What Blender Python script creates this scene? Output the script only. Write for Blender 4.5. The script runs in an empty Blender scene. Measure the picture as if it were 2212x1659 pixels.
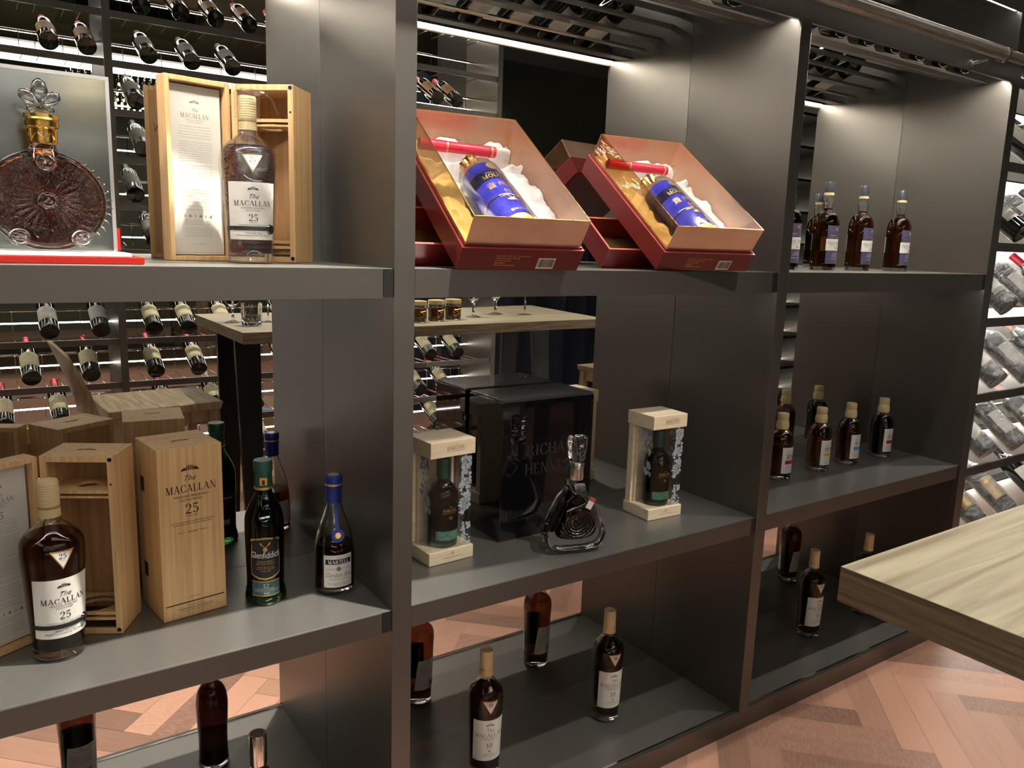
import bpy, math, random
from math import sin, cos, pi, radians as R, sqrt
from mathutils import Vector, Matrix

# ------------------------------------------------------------------ camera, world, exposure
S = bpy.context.scene
COL = S.collection
cam_d = bpy.data.cameras.new('camera'); cam = bpy.data.objects.new('camera', cam_d); COL.objects.link(cam)
YAW, PIT, ROL = 0.60240, -0.17705, 0.03262
fw = Vector((sin(YAW)*cos(PIT), cos(YAW)*cos(PIT), sin(PIT)))
rt = Vector((cos(YAW), -sin(YAW), 0)); up = rt.cross(fw)
r2 = rt*cos(ROL)+up*sin(ROL); u2 = up*cos(ROL)-rt*sin(ROL)
m = Matrix((r2, u2, -fw)).transposed().to_4x4(); m.translation = Vector((-0.67719, -1.31144, 1.05273))
cam.matrix_world = m
cam_d.sensor_fit = 'HORIZONTAL'; cam_d.sensor_width = 36.0
cam_d.lens = 36.0*1703.9/2212; cam_d.clip_start = 0.05; cam_d.clip_end = 60
S.camera = cam
S.view_settings.view_transform = 'Standard'; S.view_settings.look = 'None'
S.view_settings.exposure = 0.28; S.view_settings.gamma = 1.0; S.view_settings.use_curve_mapping = False
W = bpy.data.worlds.new('world'); S.world = W; W.use_nodes = True
W.node_tree.nodes['Background'].inputs[0].default_value = (0.9, 0.85, 0.8, 1)
W.node_tree.nodes['Background'].inputs[1].default_value = 0.010

def spot(name, loc, target, power, deg, blend=0.25, size=0.02, col=(1, .93, .82)):
    d = bpy.data.lights.new(name, 'SPOT'); d.energy = power; d.spot_size = R(deg); d.spot_blend = blend
    d.shadow_soft_size = size; d.color = col
    o = bpy.data.objects.new(name, d); COL.objects.link(o); o.location = loc
    o.rotation_euler = (Vector(target)-Vector(loc)).to_track_quat('-Z', 'Y').to_euler()
    return o
def area(name, loc, rot, power, sx, sy, col=(1, .93, .85)):
    d = bpy.data.lights.new(name, 'AREA'); d.energy = power; d.shape = 'RECTANGLE'; d.size = sx; d.size_y = sy; d.color = col
    o = bpy.data.objects.new(name, d); COL.objects.link(o); o.location = loc; o.rotation_euler = rot
    return o
CEIL = 2.72
# ceiling downlights (fixtures are built below) and unseen ceiling fill panels added for ambient light
SPOTS = [(0.26, -.42, 560, -.42, 42), (1.62, -.42, 60, 1.62, 64), (3.0, -.42, 110, 2.8, 64), (-1.3, -.42, 60, -1.1, 60)]
for x, y, p, tx, dg in SPOTS:
    spot('downlight_beam', (x, y, CEIL-.04), (tx, .04 if x == .26 else y+.06, .336 if x == .26 else 0), p, dg, 1.0 if x == .26 else .7, .018)
for x, y, p, dg in [(.7, -1.3, 120, 62), (2.0, -1.3, 60, 52), (-.9, -1.9, 30, 52)]:
    spot('table_beam', (x, y, CEIL-.04), (x-(.25 if x == .7 else 0), y-.05, .4), p, dg, .7, .03)
spot('added_shelf_fill', (.95, -.95, CEIL-.04), (.52, .12, .40), 110, 27, .6, .02)  # extra beam added to brighten the middle bay
area('added_fill_light', (1.2, -3.2, CEIL-.03), (0, 0, 0), 10, 3.5, .5)
area('added_fill_light', (1.6, -.95, CEIL-.03), (0, 0, 0), 4, 4.5, .22)
area('added_fill_light', (-2.6, -1.2, CEIL-.03), (0, 0, 0), 1.5, .8, 2.2)
area('added_fill_light', (0, -7.2, CEIL-.03), (0, 0, 0), 45, 5, 1)  # added to brighten the backdrop behind the rack

# ------------------------------------------------------------------ dimensions read off the photograph
D = .358                                   # cabinet depth: the mirror stands here
X1L, X1, X2L, X2, X3L, X3 = -.042, 0., 1.049, 1.091, 2.141, 2.190
X0, X0L = -1.091, -1.133
ZA, ZAB, ZB, ZBB, Z0, ZF = 1.0, .946, .336, .291, -.248, -.306
ZH, ZH2 = 1.612, 1.672
YR = -1.9                                  # front of the rack across the aisle

# ------------------------------------------------------------------ materials
def nt(name):
    m = bpy.data.materials.new(name); m.use_nodes = True
    return m, m.node_tree.nodes, m.node_tree.links, m.node_tree.nodes['Principled BSDF']
def setp(b, **k):
    for a, v in k.items():
        a = {'color': 'Base Color', 'rough': 'Roughness', 'metal': 'Metallic', 'trans': 'Transmission Weight', 'ior': 'IOR',
             'coat': 'Coat Weight', 'spec': 'Specular IOR Level', 'alpha': 'Alpha', 'sheen': 'Sheen Weight', 'sss': 'Subsurface Weight'}.get(a, a)
        b.inputs[a].default_value = (*v, 1) if isinstance(v, tuple) and len(v) == 3 else v
def plain(name, color, rough=.5, metal=0., **k):
    m, n, l, b = nt(name); setp(b, color=color, rough=rough, metal=metal, **k); return m
def noisecol(name, c1, c2, scale=(1, 1, 1), ns=8, detail=6, rough=.5, metal=0., bump=0., dist=0., coord='Object', bs=None, lo=.35, hi=.65, **k):
    m, n, l, b = nt(name); setp(b, rough=rough, metal=metal, **k)
    tc = n.new('ShaderNodeTexCoord'); mp = n.new('ShaderNodeMapping'); mp.inputs['Scale'].default_value = scale
    nz = n.new('ShaderNodeTexNoise'); nz.inputs['Scale'].default_value = ns; nz.inputs['Detail'].default_value = detail
    nz.inputs['Distortion'].default_value = dist
    cr = n.new('ShaderNodeValToRGB'); cr.color_ramp.elements[0].color = (*c1, 1); cr.color_ramp.elements[1].color = (*c2, 1)
    cr.color_ramp.elements[0].position = lo; cr.color_ramp.elements[1].position = hi
    l.new(tc.outputs[coord], mp.inputs[0]); l.new(mp.outputs[0], nz.inputs[0]); l.new(nz.outputs[0], cr.inputs[0]); l.new(cr.outputs[0], b.inputs['Base Color'])
    if bump:
        bp = n.new('ShaderNodeBump'); bp.inputs['Strength'].default_value = bump; bp.inputs['Distance'].default_value = .002
        l.new(nz.outputs[0], bp.inputs['Height']); l.new(bp.outputs[0], b.inputs['Normal'])
    return m
def brushed(name, color, rough, sc=(3, 3, 260), var=.10, bump=.03, metal=.80):
    m, n, l, b = nt(name); setp(b, color=color, rough=rough, metal=metal)
    tc = n.new('ShaderNodeTexCoord'); mp = n.new('ShaderNodeMapping'); mp.inputs['Scale'].default_value = sc
    nz = n.new('ShaderNodeTexNoise'); nz.inputs['Scale'].default_value = 2.2; nz.inputs['Detail'].default_value = 5
    mr = n.new('ShaderNodeMapRange'); mr.inputs[3].default_value = rough-var/2; mr.inputs[4].default_value = rough+var/2
    l.new(tc.outputs['Object'], mp.inputs[0]); l.new(mp.outputs[0], nz.inputs[0]); l.new(nz.outputs[0], mr.inputs[0]); l.new(mr.outputs[0], b.inputs['Roughness'])
    bp = n.new('ShaderNodeBump'); bp.inputs['Strength'].default_value = bump; bp.inputs['Distance'].default_value = .001
    l.new(nz.outputs[0], bp.inputs['Height']); l.new(bp.outputs[0], b.inputs['Normal'])
    return m
def emis(name, color, s):
    m, n, l, b = nt(name); setp(b, color=color, rough=.5); b.inputs['Emission Color'].default_value = (*color, 1); b.inputs['Emission Strength'].default_value = s; return m
def glass(name, color=(1, 1, 1), ior=1.47, rough=0., bump=0., bscale=60):
    m, n, l, b = nt(name); setp(b, color=color, rough=rough, trans=1.0, ior=ior)
    if bump:
        nz = n.new('ShaderNodeTexNoise'); nz.inputs['Scale'].default_value = bscale; bp = n.new('ShaderNodeBump'); bp.inputs['Strength'].default_value = bump; bp.inputs['Distance'].default_value = .003
        tc = n.new('ShaderNodeTexCoord'); l.new(tc.outputs['Object'], nz.inputs[0]); l.new(nz.outputs[0], bp.inputs['Height']); l.new(bp.outputs[0], b.inputs['Normal'])
    return m
def liquid(name, acol, dens, ior=1.36, surf=(1, 1, 1)):
    m, n, l, b = nt(name); setp(b, color=surf, rough=0., trans=1.0, ior=ior)
    v = n.new('ShaderNodeVolumeAbsorption'); v.inputs['Color'].default_value = (*acol, 1); v.inputs['Density'].default_value = dens
    l.new(v.outputs[0], n['Material Output'].inputs['Volume']); return m
def film(name, tint=(1, 1, 1), gloss=.2, k=.75, rough=.06, bump=1., scale=40, sc=(1, 1, 3)):
    m, n, l, b = nt(name); n.remove(b)
    t = n.new('ShaderNodeBsdfTransparent'); t.inputs[0].default_value = (*tint, 1)
    g = n.new('ShaderNodeBsdfGlossy'); g.inputs['Roughness'].default_value = rough
    mx = n.new('ShaderNodeMixShader'); fr = n.new('ShaderNodeLayerWeight'); fr.inputs[0].default_value = .5
    tc = n.new('ShaderNodeTexCoord'); mp = n.new('ShaderNodeMapping'); mp.inputs['Scale'].default_value = sc
    nz = n.new('ShaderNodeTexNoise'); nz.inputs['Scale'].default_value = scale; nz.inputs['Detail'].default_value = 3; nz.inputs['Distortion'].default_value = 1.2
    bp = n.new('ShaderNodeBump'); bp.inputs['Strength'].default_value = bump; bp.inputs['Distance'].default_value = .008
    l.new(tc.outputs['Object'], mp.inputs[0]); l.new(mp.outputs[0], nz.inputs[0]); l.new(nz.outputs[0], bp.inputs['Height'])
    l.new(bp.outputs[0], g.inputs['Normal']); l.new(bp.outputs[0], fr.inputs['Normal'])
    pw = n.new('ShaderNodeMath'); pw.operation = 'POWER'; pw.inputs[1].default_value = 3.5
    ma = n.new('ShaderNodeMath'); ma.operation = 'MULTIPLY_ADD'; ma.inputs[1].default_value = k; ma.inputs[2].default_value = gloss
    l.new(fr.outputs['Facing'], pw.inputs[0]); l.new(pw.outputs[0], ma.inputs[0]); l.new(ma.outputs[0], mx.inputs[0]); l.new(t.outputs[0], mx.inputs[1]); l.new(g.outputs[0], mx.inputs[2])
    l.new(mx.outputs[0], n['Material Output'].inputs[0]); return m

M = {}
M['metal'] = brushed('brushed_bronze_steel', (.150, .139, .125), .36)
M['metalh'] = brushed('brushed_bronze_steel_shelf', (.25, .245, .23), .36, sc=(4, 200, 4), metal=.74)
M['dark'] = plain('dark_metal', (.035, .033, .03), .4, .6)
M['mirror'] = plain('mirror_glass', (.80, .79, .76), .0, 1.0)
M['tube'] = brushed('satin_steel_tube', (.42, .38, .34), .28, sc=(2, 200, 200))
M['chrome'] = plain('chrome', (.8, .78, .75), .12, 1.)
M['led'] = emis('led_strip', (1, .93, .82), 230)
M['led4'] = emis('led_strip_rack', (1, .96, .90), 42)
M['led2'] = emis('led_strip_soft', (1, .95, .88), 10)
M['led3'] = emis('led_strip_under_shelf', (1, .93, .84), 16)
M['lamp'] = emis('lamp_face', (1, .92, .8), 12)
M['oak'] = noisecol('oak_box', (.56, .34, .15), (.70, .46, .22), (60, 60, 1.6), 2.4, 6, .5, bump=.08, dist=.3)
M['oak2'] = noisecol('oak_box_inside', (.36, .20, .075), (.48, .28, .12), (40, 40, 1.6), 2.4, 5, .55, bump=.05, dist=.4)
M['pine'] = noisecol('paulownia_wood', (.78, .64, .44), (.88, .76, .56), (2, 30, 40), 2.0, 5, .55, bump=.05, dist=.6)
M['table'] = noisecol('weathered_table_oak', (.30, .25, .165), (.60, .53, .365), (1.6, 26, 22), 1.5, 9, .42, bump=.35, dist=1.2, lo=.3, hi=.66)
M['tableedge'] = noisecol('table_edge_oak', (.12, .09, .055), (.33, .26, .16), (7, 7, 140), 1.3, 8, .6, bump=.6, dist=.3, lo=.3, hi=.7)
M['burn'] = plain('burnt_print', (.035, .018, .01), .7)
M['ink'] = plain('dark_ink', (.02, .02, .022), .6)
M['inkgrey'] = plain('grey_ink', (.20, .19, .18), .6)
M['paper'] = plain('cream_paper', (.62, .60, .54), .7)
M['label'] = plain('label_paper', (.74, .72, .67), .55)
M['cream'] = plain('cream_cap', (.72, .56, .30), .5)
M['wcap'] = plain('woven_gold_cap', (.62, .50, .26), .55)
M['gold'] = plain('gold_metal', (.80, .52, .16), .2, 1.)
M['goldpr'] = plain('gold_print', (.72, .50, .18), .35, .8)
M['glass'] = glass('clear_glass')
M['crystal'] = glass('crystal', ior=1.55, bump=.25, bscale=70)
M['crystal2'] = glass('crystal_smooth', ior=1.52, bump=.06, bscale=40)
M['gglass'] = glass('green_glass', (.05, .20, .06), 1.47)
M['whisky'] = glass('dark_whisky', (.12, .034, .012), 1.09)
M['amber'] = glass('amber_whisky', (.42, .13, .02), 1.09)
M['cognac'] = glass('cognac', (.20, .05, .012), 1.09)
M['darkliq'] = glass('very_dark_liquor', (.014, .004, .003), 1.09)
M['acry'] = film('clear_acrylic', gloss=.035, rough=.01, bump=.02)
M['wrap2'] = film('rack_plastic_wrap', gloss=.16, k=.6, rough=.16, bump=1.0, scale=45, sc=(1, 1, 3))
M['wrap'] = film('plastic_wrap', gloss=.06, k=.45, rough=.05, bump=.9, scale=55, sc=(1, 1, 3.2))
M['blackgloss'] = plain('black_gloss', (.004, .004, .005), .03, 0., coat=1.0)
M['bottle'] = plain('dark_bottle_glass', (.006, .009, .006), .06, 0., coat=.6)
M['red'] = plain('dark_red_card', (.14, .010, .010), .35)
M['pink'] = plain('red_card_rim', (.45, .08, .07), .4)
M['goldcard'] = noisecol('gold_foil_card', (.74, .47, .33), (.88, .62, .46), (1, 1, 1), 7, 3, .36, metal=.7, bump=.2)
M['goldin'] = noisecol('gold_foil_inside', (.50, .36, .12), (.80, .62, .28), (1, 1, 1), 12, 3, .22, metal=.9, bump=.6)
M['tintgold'] = film('gold_tinted_acrylic', tint=(.80, .62, .34), gloss=.22, rough=.02, bump=.05, scale=8)
M['fur'] = noisecol('white_fleece', (.72, .70, .68), (.95, .93, .90), (1, 1, 1), 30, 8, .95, bump=1.0, dist=1., sheen=.5)
M['blue'] = noisecol('blue_ceramic', (.03, .03, .42), (.06, .06, .60), (1, 1, 1), 60, 4, .15, coat=.8)
M['navy'] = plain('navy_band', (.01, .01, .05), .25)
M['crim'] = plain('crimson_card', (.70, .02, .06), .3)
M['bluecap'] = plain('blue_cap', (.02, .04, .28), .35, .2)
M['bluecap2'] = plain('grey_blue_cap', (.08, .09, .10), .3, .5)
M['greencap'] = plain('green_cap', (.03, .10, .07), .4, .3)
M['teal'] = plain('teal_label', (.04, .12, .12), .45)
M['blklabel'] = plain('black_label', (.012, .012, .014), .4)
M['purple'] = plain('purple_label', (.07, .058, .12), .45)
M['white'] = plain('white_print', (.9, .9, .88), .5)
M['redf'] = plain('red_foil', (.42, .02, .04), .3, .3)
M['orange'] = plain('orange_label', (.75, .35, .06), .5)
M['clabel'] = plain('cream_wine_label', (.78, .70, .42), .55)
M['pinkf'] = plain('rose_foil', (.72, .42, .30), .35, .4)
M['grn'] = plain('billiard_cloth', (.01, .17, .05), .9)
M['mag'] = plain('magenta_band', (.42, .01, .08), .5)
M['ylw'] = plain('yellow_band', (.80, .55, .05), .5)
M['sky'] = plain('blue_band', (.08, .32, .70), .5)
M['frost'] = plain('frosted_print', (.50, .56, .62), .6)
M['silver'] = plain('silver_panel', (.30, .32, .31), .14, 1.)
M['silverf'] = plain('silver_frame', (.62, .62, .62), .35, .9)
M['redac'] = plain('red_acrylic', (.36, .015, .01), .15)
M['whiteac'] = plain('white_acrylic', (.9, .9, .88), .2)
M['wall'] = plain('dark_wall', (.10, .105, .075), .45)
M['olive'] = plain('dark_glossy_panel', (.02, .022, .016), .12)
M['ceil'] = plain('dark_ceiling', (.05, .048, .045), .8)
M['lit'] = noisecol('light_back_panel', (.60, .58, .54), (.68, .66, .62), (1, 1, 1), 3, 2, .5)
M['chairw'] = noisecol('chair_oak', (.22, .16, .09), (.42, .33, .20), (30, 3, 3), 2, 6, .5, bump=.2)
M['legm'] = plain('blackened_steel', (.02, .02, .02), .35, .7)
M['card'] = plain('cardboard', (.30, .19, .10), .8)
M['curt'] = plain('navy_curtain', (.012, .017, .032), .9)
M['jar'] = glass('jar_tea', (.5, .2, .04), 1.36)
M['gglass2'] = plain('dark_green_bottle', (.006, .022, .008), .06, 0., coat=.6)

# ------------------------------------------------------------------ mesh helpers
class MB:
    def __init__(s): s.v = []; s.f = []; s.uv = None
    def add(s, v, f):
        o = len(s.v); s.v += [tuple(p) for p in v]; s.f += [tuple(i+o for i in g) for g in f]; return s
    def xf(s, M4, start=0):
        s.v = s.v[:start]+[tuple(M4 @ Vector(p)) for p in s.v[start:]]; return s
    def box(s, x0, x1, y0, y1, z0, z1):
        return s.add([(x0, y0, z0), (x1, y0, z0), (x1, y1, z0), (x0, y1, z0), (x0, y0, z1), (x1, y0, z1), (x1, y1, z1), (x0, y1, z1)],
                     [(0, 3, 2, 1), (4, 5, 6, 7), (0, 1, 5, 4), (1, 2, 6, 5), (2, 3, 7, 6), (3, 0, 4, 7)])
    def rev(s, prof, seg=40, sh=None, close=False):
        n = len(prof); v = []
        for i in range(seg):
            a = 2*pi*i/seg
            for r, z in prof:
                k = sh(a, z) if sh else (1, 1)
                v.append((r*k[0]*sin(a), -r*k[1]*cos(a), z))
        f = []
        for i in range(seg):
            j = (i+1) % seg
            for q in range(n-1 if not close else n):
                w = (q+1) % n
                f.append((i*n+q, j*n+q, j*n+w, i*n+w))
        if not close:
            if prof[0][0] > 1e-6: f.append(tuple(i*n for i in range(seg))[::-1])
            if prof[-1][0] > 1e-6: f.append(tuple(i*n+n-1 for i in range(seg)))
        return s.add(v, f)
    def tube(s, pts, r, seg=10, cap=True):
        pts = [Vector(p) for p in pts]; v = []; N = len(pts)
        rr = r if isinstance(r, (list, tuple)) else [r]*N
        for i, p in enumerate(pts):
            d = (pts[min(i+1, N-1)]-pts[max(i-1, 0)]).normalized()
            a = d.cross(Vector((0, 0, 1)));
            if a.length < 1e-3: a = d.cross(Vector((1, 0, 0)))
            a.normalize(); b = d.cross(a)
            for k in range(seg):
                t = 2*pi*k/seg; v.append(p+(a*cos(t)+b*sin(t))*rr[i])
        f = [(i*seg+k, i*seg+(k+1) % seg, (i+1)*seg+(k+1) % seg, (i+1)*seg+k) for i in range(N-1) for k in range(seg)]
        if cap: f += [tuple(range(seg))[::-1], tuple((N-1)*seg+k for k in range(seg))]
        return s.add(v, f)
    def grid(s, fn, nu, nv):
        v = [fn(i/nu, j/nv) for j in range(nv+1) for i in range(nu+1)]
        f = [(j*(nu+1)+i, j*(nu+1)+i+1, (j+1)*(nu+1)+i+1, (j+1)*(nu+1)+i) for j in range(nv) for i in range(nu)]
        return s.add(v, f)
    def prism(s, poly, y0, y1):      # poly of (x,z), extruded along y
        n = len(poly)
        v = [(x, y0, z) for x, z in poly]+[(x, y1, z) for x, z in poly]
        return s.add(v, [tuple(range(n)), tuple(range(2*n-1, n-1, -1))]+[(i, i+n, (i+1) % n+n, (i+1) % n) for i in range(n)])
    def build(s, name, mat, parent=None, smooth=0, bevel=0, bseg=2, loc=None):
        me = bpy.data.meshes.new(name); me.from_pydata(s.v, [], s.f); me.update()
        import bmesh
        b = bmesh.new(); b.from_mesh(me); bmesh.ops.recalc_face_normals(b, faces=b.faces); b.to_mesh(me); b.free()
        me.materials.append(M[mat] if isinstance(mat, str) else mat)
        o = bpy.data.objects.new(name, me); COL.objects.link(o)
        if smooth:
            me.polygons.foreach_set('use_smooth', [True]*len(me.polygons)); me.set_sharp_from_angle(angle=R(smooth))
        if bevel:
            bv = o.modifiers.new('bevel', 'BEVEL'); bv.width = bevel; bv.segments = bseg; bv.limit_method = 'ANGLE'; bv.angle_limit = R(40)
        if parent: o.parent = parent
        if loc: o.location = loc
        return o
def tag(o, label=None, cat=None, group=None, kind=None):
    if label: o['label'] = label
    if cat: o['category'] = cat
    if group: o['group'] = group
    if kind: o['kind'] = kind
    return o
def thing(name, label, cat, loc=(0, 0, 0), rz=0, group=None, rot=None, kind=None):
    o = bpy.data.objects.new(name, None); o.empty_display_size = .05; COL.objects.link(o); o.location = loc
    o.rotation_euler = rot if rot else (0, 0, rz)
    return tag(o, label, cat, group, kind)
def copy_tree(o, parent=None):
    c = o.copy(); COL.objects.link(c)
    if parent: c.parent = parent
    for ch in list(o.children): copy_tree(ch, c)
    return c

# ------------------------------------------------------------------ lettering
TK, TN = .16, .06
def _arc(cx, cy, rx, ry, a0, a1, n=14, tk=TK, tn=TN):
    q = []
    P = []
    for i in range(n+1):
        a = R(a0+(a1-a0)*i/n); w = tn+(tk-tn)*abs(cos(a))**1.5
        P.append((cx+rx*cos(a), cy+ry*sin(a), cx+(rx-w)*cos(a), cy+(ry-w*.9)*sin(a)))
    for i in range(n):
        a, b = P[i], P[i+1]; q.append([(a[0], a[1]), (b[0], b[1]), (b[2], b[3]), (a[2], a[3])])
    return q
def _ln(x0, y0, x1, y1, w):
    if abs(x1-x0) < abs(y1-y0) or (w > .1 and abs(y1-y0) > .05):
        h = w/2; return [[(x0-h, y0), (x0+h, y0), (x1+h, y1), (x1-h, y1)]]
    h = w/2; return [[(x0, y0-h), (x1, y1-h), (x1, y1+h), (x0, y0+h)]]
def _sf(x, y, w=.3): 
    y = .02 if y == 0 else .98
    return [[(x-w/2, y-.022), (x+w/2, y-.022), (x+w/2, y+.022), (x-w/2, y+.022)]]
def stem(x, w=TK): return _ln(x, 0, x, 1, w)+_sf(x, 0)+_sf(x, 1)
G = {}
G['A'] = (.92, _ln(.12, 0, .45, 1, TN)+_ln(.44, 1, .78, 0, TK)+_ln(.24, .34, .66, .34, TN)+_sf(.12, 0, .24)+_sf(.78, 0))
G['C'] = (.86, _arc(.48, .5, .42, .51, 45, 315)+_ln(.78, .98, .78, .68, TN)+_ln(.78, .3, .78, .12, TN))
G['D'] = (.90, stem(.18)+_arc(.32, .5, .50, .49, -90, 90)+_ln(.15, .03, .35, .03, TN)+_ln(.15, .97, .35, .97, TN))
G['E'] = (.74, stem(.18)+_ln(.15, .03, .65, .03, TN)+_ln(.15, .97, .62, .97, TN)+_ln(.2, .52, .5, .52, TN)+_ln(.63, .02, .63, .26, TN)+_ln(.6, .75, .6, .98, TN))
G['G'] = (.92, _arc(.48, .5, .42, .51, 45, 330)+_ln(.78, .98, .78, .68, TN)+_ln(.78, .08, .78, .42, TK)+_sf(.78, 0, .01)+_ln(.6, .42, .92, .42, TN))
G['H'] = (.94, stem(.18)+stem(.76)+_ln(.2, .52, .75, .52, TN))
G['I'] = (.40, stem(.2))
G['K'] = (.90, stem(.18)+_ln(.26, .42, .70, 1, TN)+_ln(.36, .56, .76, 0, TK)+_sf(.74, 0)+_sf(.7, 1, .26))
G['L'] = (.72, stem(.18)+_ln(.15, .03, .64, .03, TN)+_ln(.62, .02, .62, .3, TN))
G['M'] = (1.1, _ln(.16, 0, .18, 1, TN)+_ln(.2, 1, .52, 0, TK)+_ln(.52, 0, .86, 1, TN)+_ln(.88, 0, .88, 1, TK)+_sf(.16, 0, .26)+_sf(.88, 0)+_sf(.16, 1, .22)+_sf(.9, 1, .24))
G['N'] = (.96, _ln(.18, 0, .18, 1, TN)+_ln(.2, 1, .78, 0, TK)+_ln(.8, 0, .8, 1, TN)+_sf(.18, 0, .26)+_sf(.8, 1, .26)+_sf(.16, 1, .2))
G['O'] = (.96, _arc(.48, .5, .43, .51, 0, 360, 24))
G['R'] = (.88, stem(.18)+_arc(.36, .74, .34, .26, -90, 90)+_ln(.15, .97, .38, .97, TN)+_ln(.15, .5, .38, .5, TN)+_ln(.46, .5, .78, 0, TK)+_sf(.78, 0, .22))
G['S'] = (.68, _arc(.34, .74, .26, .26, 30, 235)+_arc(.36, .27, .28, .27, -150, 60)+_ln(.2, .62, .54, .4, .12)+_ln(.58, .98, .58, .76, TN)+_ln(.09, .02, .09, .26, TN))
G['T'] = (.80, stem(.4)+_ln(.05, .97, .75, .97, TN)+_ln(.06, .98, .06, .74, TN)+_ln(.74, .98, .74, .74, TN))
G['U'] = (.92, _ln(.18, .3, .18, 1, TK)+_arc(.46, .32, .355, .33, 180, 360)+_ln(.79, .3, .79, 1, TN)+_sf(.18, 1)+_sf(.79, 1, .24))
G['V'] = (.9, _ln(.12, 1, .46, 0, TK)+_ln(.46, 0, .8, 1, TN)+_sf(.12, 1)+_sf(.8, 1, .24))
G['Y'] = (.86, _ln(.12, 1, .43, .46, TK)+_ln(.43, .46, .74, 1, TN)+_ln(.43, 0, .43, .5, TK)+_sf(.43, 0)+_sf(.12, 1)+_sf(.74, 1, .24))
G['1'] = (.5, _ln(.26, 0, .26, 1, TK)+_sf(.26, 0, .4)+_ln(.08, .84, .26, .97, .06))
G['2'] = (.68, _arc(.34, .70, .28, .31, -30, 175)+_ln(.55, .58, .12, .06, .09)+_ln(.06, .06, .62, .06, .12))
G['3'] = (.64, _arc(.3, .74, .26, .26, -80, 160)+_arc(.3, .26, .3, .28, -160, 85))
G['0'] = (.68, _arc(.34, .5, .30, .51, 0, 360, 24))
G['5'] = (.66, _ln(.14, .55, .14, .98, TN)+_ln(.12, .93, .56, .93, .12)+_arc(.3, .31, .30, .32, -150, 125))
G['8'] = (.66, _arc(.33, .75, .23, .25, 0, 360, 20)+_arc(.33, .27, .29, .29, 0, 360, 20))
G[' '] = (.4, [])
def serif(txt, h, track=.04, wx=1.):
    x = 0; v = []; f = []
    for ch in txt:
        w, qs = G.get(ch, (.5, []))
        for q in qs:
            o = len(v); v += [((x+a)*h*wx, b*h) for a, b in q]; f.append(tuple(range(o, o+4)))
        x += w+track
    W_ = (x-track)*h*wx
    return [(a-W_/2, b) for a, b in v], f
_fc = {}
def sans(txt, h, shear=0., wx=1.):
    k = (txt, shear)
    if k not in _fc:
        c = bpy.data.curves.new('tmp', 'FONT'); c.body = txt; c.shear = shear; c.align_x = 'CENTER'; c.resolution_u = 2
        o = bpy.data.objects.new('tmp', c); COL.objects.link(o); bpy.context.view_layer.update()
        me = bpy.data.meshes.new_from_object(o)
        _fc[k] = ([(p.co.x, p.co.y) for p in me.vertices], [tuple(p.vertices) for p in me.polygons])
        bpy.data.objects.remove(o); bpy.data.curves.remove(c); bpy.data.meshes.remove(me)
    v, f = _fc[k]; return [(a*h*1.38*wx, b*h*1.38) for a, b in v], f
def cy(r, off=.0005, zf=None):   # wrap onto a cylinder-like body facing -y ; zf(z)->radius
    def g(x, z):
        rr = (zf(z) if zf else r); return ((rr+off)*sin(x/rr), -(rr+off)*cos(x/rr), z)
    return g
def fl(y, off=.0006): return lambda x, z: (x, y-off, z)
def write(items, mp):
    mb = MB()
    for it in items:
        st, txt, cx, cz, h = it[:5]; wx = it[5] if len(it) > 5 else 1.
        if st == 'serif': v, f = serif(txt, h, wx=wx)
        elif st == 'script': v, f = sans(txt, h, .45, wx)
        elif st == 'sans': v, f = sans(txt, h, 0, wx)
        elif st == 'fit':
            v, f = sans(txt, h, 0, 1); k = wx/max(1e-6, max(a for a, b in v)-min(a for a, b in v)); v = [(a*k, b) for a, b in v]
        elif st == 'rect':     # txt = width
            v, f = [(-txt/2, 0), (txt/2, 0), (txt/2, h), (-txt/2, h)], [(0, 1, 2, 3)]
        elif st == 'bars':
            rnd = random.Random(3); v = []; f = []; x = -txt/2
            while x < txt/2:
                w = txt*rnd.choice((.02, .035, .055)); o = len(v); v += [(x, 0), (x+w, 0), (x+w, h), (x, h)]; f.append((o, o+1, o+2, o+3)); x += w+txt*rnd.choice((.02, .045))
        elif st == 'castle':
            v = []; f = []
            def q(a, b, c, d): 
                o = len(v); v.extend([(a*h, b*h), (c*h, b*h), (c*h, d*h), (a*h, d*h)]); f.append((o, o+1, o+2, o+3))
            for a in (-.42, -.14, .14, .42): q(a-.07, .15, a+.07, .85)
            q(-.5, .62, .5, .72); q(-.2, .8, -.1, 1.); q(.12, .8, .2, .98); q(-.5, .3, .5, .36)
            for a, b, rr in ((-.8, .35, .3), (-1.1, .22, .2), (.82, .38, .32), (1.12, .22, .2)):
                o = len(v); v.extend([((a+rr*cos(t*pi/5))*h, (b+rr*.8*sin(t*pi/5))*h) for t in range(10)]); f.append(tuple(range(o, o+10)))
        elif st == 'poly':
            v, f = [(a*h, b*h) for a, b in txt], [tuple(range(len(txt)))]
        elif st == 'disc':
            v, f = [(h*cos(t*pi/12), h*sin(t*pi/12)) for t in range(24)], [tuple(range(24))]
        mb.add([mp(a+cx, b+cz) for a, b in v], f)
    return mb
def patch(mp, x0, x1, z0, z1, nu=16, nv=6, cut=0):
    return MB().grid(lambda u, v: mp(x0+(x1-x0)*u, z0+(z1-z0)*v), nu, nv)
def para(cx, z1, z0, w, lh, n, seed=1):   # lines of very small print
    rnd = random.Random(seed); out = []
    words = 'matured exclusively in sherry seasoned oak casks from jerez spain rich dried fruits wood smoke hint of orange ginger vanilla a single malt whisky of remarkable colour'.split()
    for i in range(n):
        z = z1-(z1-z0)*i/max(n-1, 1); s = ''
        while len(s) < w/lh*1.15: s += rnd.choice(words)+' '
        out.append(('fit', s.strip(), cx, z, lh, w*rnd.uniform(.88, 1)))
    return out

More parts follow.
